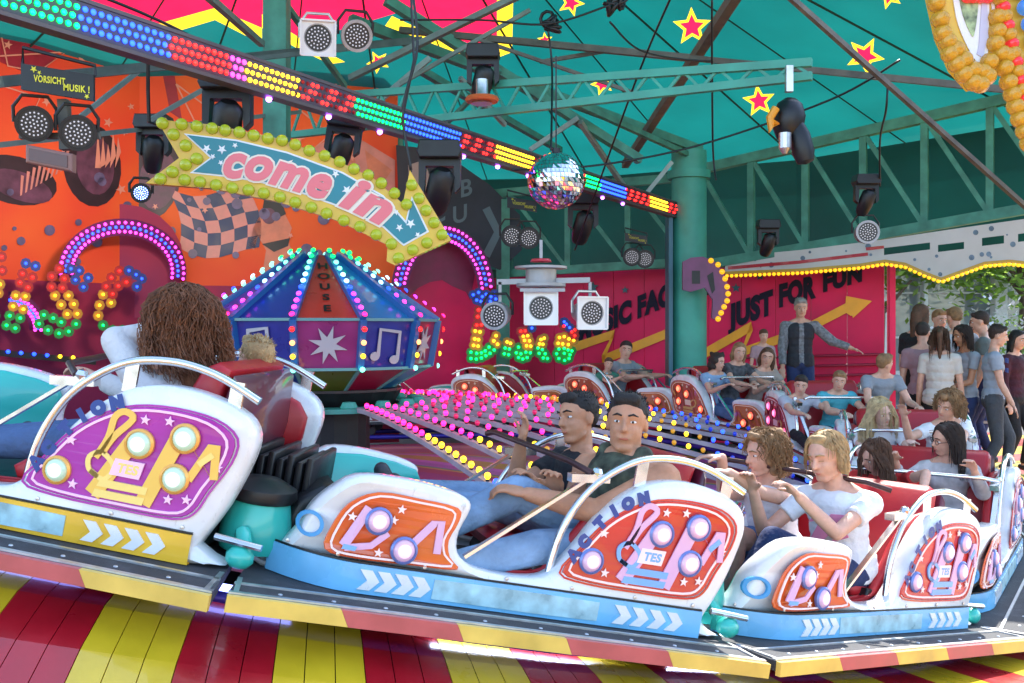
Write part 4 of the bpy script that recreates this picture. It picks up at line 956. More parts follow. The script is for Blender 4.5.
# movers and small black fixtures
def mover(pos, lab, s=1., tilt=0, cone=True):
    root = thing('moving_light', M.Translation(V(pos)) @ M.Rotation(rad(tilt), 4, 'Y') @ M.Scale(s, 4), lab, 'stage light', 'black stage lights'); MW[root.name] = M.Identity(4)
    b = MB(); b.prism([(-.14,0),(.14,0),(.16,.04),(.14,.13),(-.14,.13),(-.16,.04)], lambda x, y, h: (x, h, y), -.12, .12, .01); b.build('base', BLACK, root)
    b = MB(); b.prism([(-.15,0),(-.15,-.2),(-.11,-.24),(-.1,-.05),(.1,-.05),(.11,-.24),(.15,-.2),(.15,0)], lambda x, y, h: (x, h, y), -.05, .05); b.build('yoke', BLACK, root)
    b = MB(); b.lathe([(.05,.14),(.09,.1),(.095,-.05),(.08,-.16),(.06,-.2)], (0,-.02,-.2), (.25,-.55,1) if cone else (0,0,1), 20, 0); b.lathe([(.055,-.203),(0,-.19)], (0,-.02,-.2), (.25,-.55,1), 16, 1); b.build('head', [BLACK, mat('lens glass', (.05,.05,.08), .08, .2)], root, smooth=45); return root
mover(P(228,92,6.0), 'black stage light above the middle of the COME IN arrow, left of the post', .95)
mover(P(345,128,7.0), 'black stage light hanging under the light beam above the word come', .8, 8)
mover(P(440,160,7.2), 'black stage light above the tip of the arrow', 1.0)
mover(P(154,130,7.4), 'black stage light hidden behind the left end of the arrow', .8)
mover(P(583,205,11), 'black stage light right of the disco ball', 1.1); mover(P(768,229,11.5), 'small dark stage light hanging in front of the girder by the column', .8)
mover(P(483,60,8.4), 'black box light hanging from the purlin above the long girder', .9); mover(P(866,185,9.0), 'black box fixture above the silver lamp under the girder', .7)
sh = thing('hanging_scanner', P(790,120,7.3), 'black scanner head with an orange clamp at the right end of the long girder', 'stage light')
b = MB(); b.lathe([(.04,.12),(.09,.08),(.12,0),(.11,-.1),(.07,-.18),(.03,-.2)], P(789,115,7.3), (.1,0,1), 18); b.build('head', BLACK, sh, smooth=40)
b = MB(); b.lathe([(.05,.13),(.075,.05),(.08,-.08),(.06,-.15),(.0,-.17)], P(801,142,7.25), (-.2,.1,1), 18); b.build('barrel', BLACK, sh, smooth=40)
b = MB(); b.tube([P(776,108,7.2),P(770,118,7.2),P(771,130,7.2),P(776,122,7.2)], .03, 8); b.build('clamp', mat('orange clamp', (.75,.32,.02), .4), sh, smooth=40)
b = MB(); b.bar(P(789,66,7.3), P(789,92,7.3), .05, .05, (0,1,0)); b.lathe([(.045,.05),(.045,-.06),(.02,-.1)], P(785,140,7.2), (0,0,1), 12); b.build('bracket', ALU, sh)
ol = thing('orange_lamp', P(482,100,8.2), 'small grey lamp with orange ring hanging behind the long girder', 'lamp')
b = MB(); b.lathe([(.05,.15),(.05,.0),(.09,-.05)], P(482,98,8.2), (0,0,1), 14); b.build('housing', ALU, ol, smooth=40); b = MB(); b.lathe([(.13,0),(.14,.02),(.13,.04)], P(482,102,8.2), (0,0,1), 18); b.build('ring', mat('orange ring', (.6,.12,.03), .4), ol)
# lamp yokes / housings near the left pair and a flat flood light
b = MB(); b.prism([(-.115,-.045),(.115,-.045),(.115,.045),(-.115,.045)], lambda x, y, h: P(54,160,5)+V((x, -h, y-x*.2)), 0, .06, .008); fl_ = thing('flood_lamp', P(54,160,5), 'flat rectangular flood lamp below the two round lamps at the left', 'flood lamp'); b.build('housing', mat('pink grey housing', (.25,.12,.1), .5), fl_)
b = MB(); b.prism([(-.095,-.03),(.095,-.03),(.095,.03),(-.095,.03)], lambda x, y, h: P(54,160,5)+V((x, -h, y-x*.2)), .06, .064); b.build('glass', mat('dark red glass', (.09,.02,.015), .2), fl_)
b = MB(); b.bar(P(20,136,5.1), P(100,136,5.1), .03, .03); b.bar(P(64,100,5.1), P(66,150,5.1), .05, .05, (0,1,0)); tag(b.build('lamp_bracket', RUST), 'rusty bracket joining the two round lamps at the left', 'bracket')
def vsign(c, w, lab, dark=False, Y=5.0):
    root = thing('warning_sign', P(*c, Y), lab, 'sign', 'VORSICHT MUSIK signs'); s = w/84
    f = lambda x, y, h: P(c[0]+x*s, c[1]+(y+x*.11)*s, Y)+V((0,-h,0))
    b = MB(); b.prism([(-39,-17),(39,-13),(39,15),(-39,11)], f, 0, .02, 0); b.build('board', BLACK, root)
    yl = mat('dim yellow lettering' if dark else 'yellow lettering', (.5,.45,.02) if dark else (.75,.7,.03), .5); b = MB()
    for wd, x0, x1, y0 in (('VORSICHT', -25, 9, 1), ('MUSIK !', 7, 35, 7)):
        vs, fs = text_mesh(wd, 1, .03); X0 = min(v.x for v in vs); X1 = max(v.x for v in vs); b.add([f(x0+(x1-x0)*(v.x-X0)/(X1-X0), y0-v.y*10, .023) for v in vs], fs)
    for x, y, r in ((-25,-12,4),(-19,-9,2.5),(32,11,3)): b.prism(star((x, y), r), f, .02, .023)
    b.build('lettering', yl, root, fix=False)
    b = MB(); b.tube([f(-39,-17,0), f(-39,-35,0), f(39,-24,0), f(39,-13,0)], .009, 6); b.build('hanger', BLACK, root)
vsign((59,84), 78, 'black sign reading VORSICHT MUSIK in yellow at the left, above two round lamps')
vsign((522,205), 32, 'small far black sign reading VORSICHT MUSIK right of the arrow', True, 10.4); vsign((636,239), 24, 'smallest black sign reading VORSICHT MUSIK beside the teal column', True, 12.4)
# disco ball
db = thing('disco_ball', P(556,181,7.2), 'mirror disco ball hanging in the middle of the photo', 'disco ball')
b = MB(); c = P(556,181,7.2); R = .205
for i in range(1, 20):
    th0, th1 = pi*i/20, pi*(i+1)/20; m_ = max(5, int(44*sin((th0+th1)/2))) 
    for k in range(m_):
        a0, a1 = 2*pi*k/m_, 2*pi*(k+.9)/m_; t0, t1 = th0, th0+(th1-th0)*.9; q = [c+V((sin(t)*cos(a), sin(t)*sin(a), cos(t)))*R for t, a in ((t0,a0),(t1,a0),(t1,a1),(t0,a1))]
        j = V((random.uniform(-1,1), random.uniform(-1,1), random.uniform(-1,1)))*.0022; b.add([q[0]+j, q[1]-j, q[2]+j*.5, q[3]-j*.5], [(0,1,2),(0,2,3)])
b.build('mirrors', mat('mirror', (.9,.88,.9), .06, 1.), db, fix=False)
b = MB(); b.ball(c, R*.985, 24); b.build('core', mat('ball core', (.1,.09,.1), .4), db, True)
b = MB(); b.tube([c+V((0,0,R)), c+V((0,0,.9))], .006, 5); b.lathe([(.03,0),(.03,.04)], c+V((0,0,R-.01)), (0,0,1), 12); b.build('cord', BLACK, db)
# cables
for i, (pts, lab) in enumerate((([P(0,-40,5),P(158,20,5.5),P(300,96,6.2)], 'thin cable at the top left along the light beam'),
    ([P(413,-5,6),P(417,50,6),P(403,110,6),P(411,170,6)], 'black cable hanging down to the arrow tip'), ([P(672,-5,7),P(640,70,8),P(600,180,9),P(575,250,10)], 'black cable hanging right of the disco ball'),
    ([P(512,170,7.2),P(600,165,8),P(700,145,8),P(830,100,7.5),P(900,60,7)], 'long sagging cable crossing above the JUST FOR FUN wall'),
    ([P(712,0,7.5),P(712,60,8),P(713,150,9),P(716,180,9)], 'thin vertical cable left of the scanner'), ([P(888,78,8),P(886,110,8),P(880,140,8.5),P(880,186,9)], 'black cable down to the box fixture under the girder'),
    ([P(400,20,8),P(480,20,8),P(548,24,8),P(610,5,8)], 'slack cable joining the black junction clumps at the top'), ([P(610,22,8),P(640,50,8.5),P(690,60,9),P(760,62,9)], 'slack cable under the canvas stars'), ([P(548,30,8),P(552,70,8),P(551,150,7.4)], 'thin cable above the disco ball'))):
    b = MB(); b.tube(curve_pts(pts, 8), .009, 5); tag(b.build('cable', BLACK, None, True), lab, 'cable', 'cables under the roof')
for (x, y, lab) in ((549,24,'left black clump of coiled cable under the roof'),(616,6,'right black clump of coiled cable under the roof')):
    b = MB()
    for k in range(9):
        c = P(x+random.uniform(-8,8), y+random.uniform(-6,6), 8.1); q = M.Rotation(random.uniform(0,3), 3, V((random.random(), random.random(), .3))); b.tube([c+q @ V((.06*cos(t), .06*sin(t), 0)) for t in [i*.7 for i in range(9)]], .014, 6, close=True)
    tag(b.build('cable_coil', BLACK, None, True), lab, 'cable coil', 'coiled cables')

# ------------------------------------------------------------------ ornamental front at the top right
of = thing('fairground_ornament', P(975,60,4), 'yellow bulb edged ornament board hanging in the top right corner', 'ornament'); YO = 4.0
def fo(x, y, h=0.): return P(x, y, YO)+V((0,-h,0))
b = MB(); b.prism([(922,-120),(925,0),(934,40),(948,72),(966,92),(978,88),(984,60),(986,20),(1000,70),(1012,110),(1024,145),(1060,190),(1100,-120)], fo, 0, .05); b.build('board', YEL, of)
b = MB(); b.prism(catmull([(944,-60),(948,10),(958,44),(974,70),(981,60),(983,0),(986,-60)], 4), fo, .05, .056, 0, 0); b.build('inner_rim', WHITE, of)
b = MB(); b.prism(catmull([(950,-60),(953,5),(964,38),(968,36),(972,0),(972,-60)], 3), fo, .056, .06); b.build('painted_picture', mat('painted landscape', (.3,.4,.2), .4, var=.8, scale=30), of)
b = MB(); b.prism([(975,5),(980,3),(981,40),(976,62),(970,58),(972,50)], fo, .056, .06); b.build('lilac_swirl', mat('lilac', (.5,.5,.65), .4), of)
YC = mat('amber lamp cap', (.5,.26,.006), .25, 0, .03, (1,.6,.1), var=.15, scale=30, bump=.6, bscale=60, coat=.5); RC = mat('ruby lamp cap', (.55,.01,.02), .25, 0, .1, (1,.05,.05), coat=.5); BC = mat('sapphire lamp cap', (.01,.12,.5), .25, 0, .1, (.1,.4,1), coat=.5)
def capm(nm, m_, r=.035):
    t = MB(); t.lathe([(r,0),(r*1.05,r*.4),(r*.85,r*.75),(r*.9,r*.85),(r*.6,r*1.3),(r*.5,r*1.35),(0,r*1.6)], (0,0,0), (0,0,1), 12); o = t.build('lamp_cap', m_, None, True); d = o.data; bpy.data.objects.remove(o); return d
cy, cr_, cb = capm('y', YC), capm('r', RC, .026), capm('b', BC, .034)
def capat(d, x, y, h=.05, s=1.): 
    o = bpy.data.objects.new('lamp_cap', d); COL.objects.link(o); o.parent = of; o.matrix_local = MW[of.name].inverted() @ M.Translation(fo(x, y, h)) @ M.Rotation(pi/2, 4, 'X') @ M.Scale(s, 4)
for x, y in ((927,-8),(930,8),(934,24),(936,38),(941,46),(943,58),(950,68),(949,54),(957,78),(957,64),(966,86),(966,74),(973,88),(975,76),(980,80),(982,66),(990,36),(990,22),(988,48),(994,58),(997,72),(1001,86),(1005,98),(1008,110),(1012,122),(1017,134),(1021,146),(1000,60),(1028,156)): capat(cy, x, y)
for i in range(9):
    x, y = 992+i*4.2, 4+i*18
    capat(cy, x, y, .06, .85); capat(cr_, x+3, y+9, .06, 1.)
for i in range(7): capat(cb, 1011+i*4, -2+i*16, .07, .9); capat(cr_, 1022+i*3, -6+i*16, .07)
for x in (960,966,973,980): capat(cr_, x, 2, .06)
b = MB(); band(b, [(985,0),(988,24),(1000,62),(1014,108),(1026,150)], 3, fo, .05, .058); b.build('white_rim', WHITE, of)
# arched lamp board on the column
ob = thing('column_ornament', P(703,285,12.2), 'curved purple ornament edged with lime bulbs on the teal column', 'ornament')
fq = lambda x, y, h=0.: P(x, y, 12.2)+V((0,-h,0))
b = MB(); b.prism([(682,262),(690,258),(702,257),(714,262),(722,272),(728,288),(727,300),(718,322),(711,318),(712,300),(704,288),(690,292),(682,290)], fq, 0, .06); b.build('board', mat('dull purple', (.22,.07,.16), .5, var=.2), ob)
b = MB(); b.prism([(691,271),(699,271),(699,284),(691,284)], fq, .06, .066); b.prism([(706,276),(712,272),(714,290),(711,294)], fq, .06, .066); b.build('dark_panels', BLACK, ob)
for x, y in ((710,261),(717,265),(721,272),(724,279),(726,287),(727,294),(726,301),(723,307),(720,313),(717,319)): bulb(ob, fq(x, y, .06), 'yellow', True, .035, (0,-1,0), .8, stem=False)
# ------------------------------------------------------------------ white valance with bulbs
onV, uV, nV = plane_of((2.8,13.9), (6.4,11.4))
va = thing('valance_board', onV(880,255), 'white printed valance board edged with yellow bulbs, above the lettered wall and the waiting group', 'valance')
top = [(725,257),(800,250),(880,240),(960,228),(1060,214)]; 
low = [(725,274),(800,271),(860,266),(885,262),(905,265),(925,274),(941,280),(957,274),(985,264),(1010,262),(1060,268)]
b = MB(); holes = ((884,248,46,7),(938,245,26,7),(982,238,22,8),(1018,234,20,8))
def vt(x): 
    for (a, ya), (c, yc) in zip(top, top[1:]):
        if x <= c: return ya+(yc-ya)*(x-a)/(c-a)
    return top[-1][1]
def vl(x):
    for (a, ya), (c, yc) in zip(low, low[1:]):
        if x <= c: return ya+(yc-ya)*(x-a)/(c-a)
    return low[-1][1]
xs = sorted(set([725+i*5 for i in range(68)]+[h_[0] for h_ in holes]+[h_[0]+h_[2] for h_ in holes])); 
for x0, x1 in zip(xs, xs[1:]):
    hs = [h_ for h_ in holes if h_[0] <= (x0+x1)/2 <= h_[0]+h_[2]]
    segs = [(vt, vl)] if not hs else [(vt, lambda x, h_=hs[0]: h_[1]-(x-h_[0])*.12), (lambda x, h_=hs[0]: h_[1]+h_[3]-(x-h_[0])*.12, vl)]
    for f0, f1 in segs: b.prism([(x0, f0(x0)), (x1, f0(x1)), (x1, f1(x1)), (x0, f1(x0))], lambda x, y, h: onV(x, y, h), 0, .04)
b.build('board', mat('printed valance', (.62,.6,.58), .5, var=.12, scale=2), va)
b = MB(); band(b, [(x, vl(x)-1) for x in range(725, 1056, 4)], 3, lambda x, y, h: onV(x, y, h), .041, .055); b.build('gold_edge', mat('gold edge', (.6,.35,.03), .4), va)
b = MB(); band(b, [(728,268),(800,262),(868,254)], 3.2, lambda x, y, h: onV(x, y, h), .041, .047); band(b, [(866,249),(884,247)], 3, lambda x, y, h: onV(x, y, h), .041, .047); b.build('red_stripe', REDP, va)
b = MB()
for k in range(36):
    x = random.uniform(735, 1024); y = random.uniform(vt(x)+3, vl(x)-5)
    if any(h_[0]-3 < x < h_[0]+h_[2]+3 and h_[1]-8 < y < h_[1]+h_[3]+3 for h_ in holes): continue
    r = random.uniform(.8, 3.0); b.prism([(x+r*cos(t*.6283), y+r*sin(t*.6283)) for t in range(10)], lambda x, y, h: onV(x, y, h), .041, .045)
b.build('printed_dots', mat('blue grey print', (.15,.22,.3), .5, var=.5, scale=9), va)
for i in range(66):
    x = 727+i*4.7; bulb(va, onV(x, vl(x)+2, .03), 'yellow', True, .026, nV, 1.2, stem=False)

# ------------------------------------------------------------------ outside, seen through the opening at the right
GLS = mat('dark shop glass', (.28,.33,.34), .12, .0, coat=.8, var=.4, scale=.8)
kb = thing('glass_front_building', (16,27,0), 'grey glass fronted building with pale posts outside, behind the waiting group', 'building')
b = MB(); b.box((14,27.2,2), (26,.3,3.6)); b.build('glass_wall', GLS, kb); b = MB(); b.box((14,27,3.55), (26,.7,.35)); b.build('fascia', mat('blue grey fascia', (.12,.2,.32), .5, var=.2), kb)
b = MB(); b.box((14,26.98,1.4), (26,.1,.06)); b.box((14,26.98,2.6), (26,.1,.05)); b.box((14,26.95,.25), (26,.2,.5)); b.build('rail', mat('pale frame', (.75,.75,.72), .5), kb)
for x in (8.2,9.9,11.0,13.0,14.6,16.5): b = MB(); b.box((x,26.7,1.7), (.32 if x in (9.9,13.0) else .1,.3,3.4)); b.build('post', mat('pale frame', (.75,.75,.72), .5), kb)
LEAF = mat('leaf', (.30,.44,.08), .5, var=.35, scale=1.5, transl=.7); BARK = mat('bark', (.12,.08,.05), .9, var=.4)
def tree(x, y, h, r, lab, n=3800, m_=LEAF, zc=None):
    t = thing('tree', (x, y, 0), lab, 'tree', 'trees outside'); b = MB(); b.tube([(x, y, 0), (x+.1, y, h*.4), (x-.1, y+.1, h*.75)], [.2,.15,.06], 8)
    for k in range(6): a = k*1.05; b.tube([(x, y, h*(.35+.05*k)), (x+r*.5*cos(a), y+r*.5*sin(a), h*(.55+.05*k))], [.07,.03], 6)
    b.build('trunk', BARK, t); b = MB(); zc = zc or h*.68
    cl = [(V((x+random.gauss(0, r*.5), y+random.gauss(0, r*.5), zc+random.gauss(0, h*.11))), random.uniform(.35, .8)) for _ in range(34)]
    for i in range(n):
        c, s = random.choice(cl); p = c+V((random.gauss(0, s), random.gauss(0, s), random.gauss(0, s*.7))); d = V((random.uniform(-1,1), random.uniform(-1,1), random.uniform(-.6,.6))).normalized(); e = d.cross(V((random.random(), random.random(), 1))).normalized(); l = random.uniform(.10,.2)
        b.add([p-d*l, p-e*l*.45, p+d*l, p+e*l*.45], [(0,1,2,3)])
    b.build('crown', m_, t, fix=False)
tree(9.2, 25.3, 5.2, 1.8, 'light green tree outside just right of the crimson wall', zc=4.2)
tree(13.0, 25.5, 5.6, 2.0, 'light green tree outside at the right edge of the photo', zc=4.3)
tree(11.2, 31, 8.5, 3.0, 'green tree standing behind the glass fronted building', zc=5.4)
tree(16.0, 33, 9, 3.4, 'tall green tree behind the building, outside the right edge', zc=5.6)
bs = thing('flowering_bush', (11.3, 23, 0), 'white flowering bush outside behind the heads of the waiting group', 'bush'); b = MB(); fl2 = MB()
for i in range(900):
    p = V((11.2+random.gauss(0,.55), 23+random.gauss(0,.4), 1.2+random.gauss(0,.5))); d = V((random.uniform(-1,1), random.uniform(-1,1), random.uniform(-1,1))).normalized(); e = d.cross(V((.3,.2,1))).normalized(); l = .07
    (b if i % 2 else fl2).add([p-d*l, p-e*l*.6, p+d*l, p+e*l*.6], [(0,1,2,3)])
b.build('foliage', LEAF, bs, fix=False); fl2.build('blossom', mat('blossom', (.8,.75,.72), .6, transl=.3), bs, fix=False)
b = MB(); b.tube([(11.2,23,0),(11.2,23,1.2)], [.05,.02], 6); b.build('stem', BARK, bs)
b = MB(); 
for z in (.45,.9): b.bar(V((5.2,12.6,z)), V((9.5,11.9,z)), .035, .035)
for x in (5.2,6.6,8.0,9.4): b.bar(V((x,12.6-(x-5.2)*.165,0)), V((x,12.6-(x-5.2)*.165,.95)), .04, .04, (0,1,0))
tag(b.build('railing', mat('grey railing', (.25,.24,.25), .5, .5)), 'grey tubular railing behind the waiting group', 'railing')
b = MB()
b.box((5.12,13.5,1.25), (.08,.1,2.5))
tag(b.build('wall_end_post', REDW), 'narrow crimson end post of the lettered wall', 'post')
# ------------------------------------------------------------------ people
JOBS = []                              # (object, voxel, smoothing)
SK = {'tan': (.52,.24,.13), 'olive': (.42,.21,.13), 'fair': (.66,.36,.25), 'pale': (.70,.43,.33)}
def skinm(k):
    m = mat('skin '+k, SK[k], .5, var=.13, scale=28, bump=.12, bscale=140)
    m.node_tree.nodes['Principled BSDF'].inputs['Subsurface Weight'].default_value = .12; m.node_tree.nodes['Principled BSDF'].inputs['Subsurface Radius'].default_value = (.02,.008,.005); return m
def cloth(nm, c, v=.12, sc=9): return mat(nm, c, .85, var=v, scale=sc, bump=.9, bscale=16)
def ik(a, t, l1, l2, pole):
    d = t-a; L_ = d.length; m_ = l1+l2-.005
    if L_ > m_: t = a+d*(m_/L_); d = t-a; L_ = m_
    x = d.normalized(); k = (l1*l1-l2*l2+L_*L_)/(2*L_); h = sqrt(max(0, l1*l1-k*k)); q = pole-x*pole.dot(x)
    if q.length < 1e-4: q = V((0,0,-1))
    return a+x*k+q.normalized()*h, t
def remesh_obj(b, nm, m_, par, vox, sm):
    o = b.build(nm, m_, par, True, fix=True); JOBS.append((o, vox, sm)); return o
def hand(b, w, d, n, s, curl, side_, r=.0085):
    """w wrist, d along the palm, n out of the back of the hand, side_ +1 thumb on the left of d"""
    d = d.normalized(); n = (n-d*n.dot(d)).normalized(); t = n.cross(d)*side_
    R = M((t, d, n)).transposed(); b.ball(w+d*.045*s, (.040*s,.052*s,.0165*s), 12, 0, R)
    for i, (off, L_) in enumerate(((.029,.072),(.010,.080),(-.010,.074),(-.028,.058))):
        p = w+d*.082*s+t*off*s; c = curl*.55; dd = d
        for k, f_ in enumerate((.45,.30,.25)):
            a = c*(k*.9+.5); dd = (d*cos(a)-n*sin(a)+t*off*1.2).normalized(); q = p+dd*L_*f_*s; b.cap(p, q, r*s*(1.05-.1*k), r*s*(.98-.1*k), 8); p = q
    p = w+d*.03*s+t*.028*s; dd = (d*.65+t*.75-n*.25*curl).normalized(); q = p+dd*.04*s; b.cap(p, q, .0125*s, .010*s, 8); dd = (d*.9+t*.25-n*.6*curl).normalized(); b.cap(q, q+dd*.03*s, .010*s, .008*s, 8)
def person(lab, W, J, st, group=None):
    """J: joint targets in the frame W; st: look. All lengths in metres, s scales the body."""
    s = st.get('s', 1.); near = st.get('near', 0); f_ = st.get('fem', 0); T = lambda p: W @ V(p); TD = lambda d: (W.to_3x3() @ V(d)).normalized()
    pel, neck, head = T(J['pel']), T(J['neck']), T(J['head']); lat = TD(J['lat']); fd = TD(J['face'])
    sp = (neck-pel); su = sp.normalized(); lat = (lat-su*lat.dot(su)).normalized(); fwd = lat.cross(su)*1.0
    vox = .0068 if near == 2 else (.0085 if near else .012)
    root = thing('person', T(J.get('base', J['pel'])), lab, 'person', group)
    RT = M((lat, fwd, su)).transposed()
    skm = skinm(st.get('skin', 'fair')); B = MB(); sw = (.165 if f_ else .185)*s
    # torso
    prof = [(0,.155,.11,.10),(.12,.15,.105,.10),(.32,.118,.09,.11),(.5,.12,.092,.11),(.68,.142,.105,.11),(.82,.15,.10,.09)]
    if not f_: prof = [(t, w*(1.02 if t > .3 else .95), dd, h) for t, w, dd, h in prof]
    for t, w, dd, h in prof: B.ball(pel+sp*t, (w*s, dd*s, h*s), 16, 0, RT)
    hu = (head-neck).normalized(); up = (hu-fd*hu.dot(fd)*.0).normalized(); fd = fd if abs(fd.dot(up)) > .98 else (fd-up*fd.dot(up)*.85).normalized()
    up = (up-fd*up.dot(fd)).normalized(); hl = up.cross(fd)
    B.cap(neck-su*.05*s, head-up*.05*s-fd*.012*s, .055*s, .049*s, 14)
    for sg in (1, -1): B.cap(neck+su*.012*s+lat*sg*.03*s, neck-su*.05*s+lat*sg*(sw-.02), .048*s, .05*s, 12)
    # head
    RH = M((hl, fd, up)).transposed(); hs = s*st.get('hs', 1.0)
    def hp(x, y, z): return head+(hl*x+fd*y+up*z)*hs
    B.ball(hp(0,-.008,.03), (.078*hs,.094*hs,.088*hs), 20, 0, RH); B.ball(hp(0,.022,-.03), (.065*hs,.066*hs,.078*hs), 18, 0, RH); B.ball(hp(0,.058,-.088), (.026*hs,.024*hs,.02*hs), 10, 0, RH)
    for sg in (1, -1):
        B.ball(hp(sg*.03,.058,-.022), (.022*hs,.024*hs,.024*hs), 10, 0, RH); B.ball(hp(sg*.076,-.008,-.005), (.009*hs,.019*hs,.03*hs), 10, 0, RH)
        B.cap(hp(sg*.012,.084,.036), hp(sg*.042,.07,.032), .0095*hs, .008*hs, 8); B.cap(hp(sg*.048,.02,-.07), hp(sg*.018,.06,-.09), .017*hs, .018*hs, 10)
    B.cap(hp(0,.086,.02), hp(0,.106,-.018), .0075*hs, .0125*hs, 8); B.ball(hp(0,.092,-.022), (.018*hs,.012*hs,.009*hs), 8, 0, RH)
    B.cap(hp(-.018,.080,-.05), hp(.018,.080,-.05), .010*hs, .010*hs, 8)
    # arms
    ul, fl_, th, sh = .285*s, .25*s, .43*s, .42*s; arms = {}; legs = {}
    for sg, k in ((1, 'L'), (-1, 'R')):
        S = neck-su*.055*s+lat*sg*sw; H = T(J['hand'+k]); pole = TD(J.get('elb'+k, (0,0,-1))); E, H = ik(S, H, ul, fl_, pole)
        ar = (.042 if f_ else .050)*s*st.get('arm', 1)
        B.cap(S, E, ar*1.08, ar*.82, 14); B.cap(E, E.lerp(H, .35), ar*.82, ar*.84, 14); B.cap(E.lerp(H, .3), H, ar*.85, .026*s, 14); B.ball(S, ar*1.2, 12)
        hd = (H-E).normalized(); hdir = TD(J['hd'+k]) if 'hd'+k in J else hd; n_ = TD(J.get('hn'+k, (0,0,1)))
        hand(B, H, hdir, n_, s, J.get('curl'+k, 1.2), 1 if n_.cross(hdir).dot(TD(J.get('th'+k, (0,0,1)))) > 0 else -1, .0085 if near else .0105)
        arms[k] = (S, E, H)
        hip = pel+lat*sg*.085*s-su*.03*s; F = T(J['foot'+k]); K, F = ik(hip, F, th, sh, TD(J.get('knee'+k, (0,0,1))))
        B.cap(hip, K, .082*s, .056*s, 16); B.cap(K, K.lerp(F, .35), .055*s, .055*s, 14); B.cap(K.lerp(F, .3), F, .056*s, .036*s, 14); legs[k] = (hip, K, F)
        ftd = TD(J.get('toe', (0,1,0))); B.cap(F-V((0,0,.03))*s, F+ftd*.15*s-V((0,0,.05))*s, .036*s, .028*s, 10)
    remesh_obj(B, 'body', skm, root, vox, 3)
    # trousers
    if st.get('pants'):
        pm, frac = st['pants']; B = MB(); B.ball(pel-su*.01*s, (.17*s,.125*s,.12*s), 16, 0, RT); B.ball(pel+sp*.1, (.16*s,.115*s,.09*s), 16, 0, RT)
        for k in 'LR':
            hip, K, F = legs[k]; B.cap(hip, hip.lerp(K, .5), .094*s, .082*s, 16)
            if frac < .95: B.cap(hip.lerp(K, .4), hip.lerp(K, frac*2 if frac < .5 else 1), .084*s, .078*s, 16, flat=frac < .5)
            else: B.cap(hip.lerp(K, .4), K, .082*s, .066*s, 16)
            if frac >= .5: B.cap(K, K.lerp(F, (frac-.5)*2*.94), .066*s, .05*s, 16, flat=True); B.ball(K, .066*s, 12)
        remesh_obj(B, 'trousers' if frac > .5 else 'shorts', pm, root, vox*1.1, 2)
    if st.get('shirt'):
        m_, sl = st['shirt']; B = MB(); loose = st.get('loose', 1.0)
        for t, w, dd, h in prof: B.ball(pel+sp*t, ((w+.014)*s*(loose if t < .6 else 1), (dd+.014)*s*(loose if t < .6 else 1), (h+.004)*s), 18, 0, RT)
        if sl > -1:
            for sg, k in ((1, 'L'), (-1, 'R')):
                S, E, H = arms[k]; ar = (.042 if f_ else .050)*s
                B.cap(neck-su*.03*s+lat*sg*.055*s, neck-su*.055*s+lat*sg*(sw-.012), .056*s, .066*s, 12)
                if sl > 0:
                    B.ball(S, ar*1.5, 12); B.cap(S, S.lerp(E, min(1, sl*2)), ar*1.36, ar*1.3, 14, flat=sl < .5)
                    if sl >= .5: B.cap(E, E.lerp(H, (sl-.5)*2*.95), ar*1.15, ar*.95, 14, flat=True); B.ball(E, ar*1.12, 12)
        else:
            for sg, k in ((1, 'L'), (-1, 'R')): a_ = [neck-su*.15*s+lat*sg*.075*s-fwd*.085*s, neck+su*.022*s+lat*sg*.09*s, neck-su*.15*s+lat*sg*.085*s+fwd*.09*s]; B.cap(a_[0], a_[1], .036*s, .038*s, 12); B.cap(a_[1], a_[2], .038*s, .036*s, 12)
        if st.get('hem'): B.cap(pel+su*.06*s, pel-su*.05*s, .165*s, .18*s, 16, flat=True)
        remesh_obj(B, 'shirt', m_, root, vox*1.1, 2)
        if st.get('print'):
            b = MB()
            for pl in st['print']: b.prism(pl, lambda x, y, h: pel+sp*(.62+y)+lat*x*s+fwd*(.135*s+h-.9*x*x), 0, .006)
            b.build('shirt_print', st['printm'], root)
        if st.get('vest'):
            B = MB()
            for t, w, dd, h in prof: 
                for sg in (1, -1): B.ball(pel+sp*t+lat*sg*.06*s-fwd*.01, ((w-.02)*s, (dd+.028)*s, (h+.01)*s), 14, 0, RT)
            remesh_obj(B, 'vest', st['vest'], root, vox*1.2, 2)
    if st.get('pants'):
        for k in 'LR':
            hip, K, F = legs[k]; B = MB(); ftd = TD(J.get('toe', (0,1,0))); up_ = V((0,0,1)); B.cap(F-V((0,0,.025))*s, F+ftd*.14*s-V((0,0,.045))*s, .045*s, .036*s, 12); B.cap(F-V((0,0,.02))*s-ftd*.03*s, F-V((0,0,.045))*s+ftd*.1*s, .043*s, .036*s, 12)
            remesh_obj(B, 'shoe', st.get('shoe', mat('dark shoe', (.03,.03,.035), .5)), root, vox*1.2, 1)
    # hair
    hm = st['hair'][0]; kind = st['hair'][1]; B = MB(); G = up*-1 if kind != 'blown' else up*-1
    B.ball(hp(0,-.02,.048), (.083*hs,.094*hs,.082*hs), 20, 0, RH); B.ball(hp(0,-.045,.01), (.071*hs,.058*hs,.062*hs), 16, 0, RH)
    if kind == 'short': B.cap(hp(-.028,.048,.098), hp(.028,.048,.098), .027*hs, .027*hs, 10)
    else: B.cap(hp(-.03,.035,.104), hp(.03,.035,.104), .02*hs, .02*hs, 10)
    rnd = random.Random(hash(lab) % 999 if 0 else len(lab)*7)
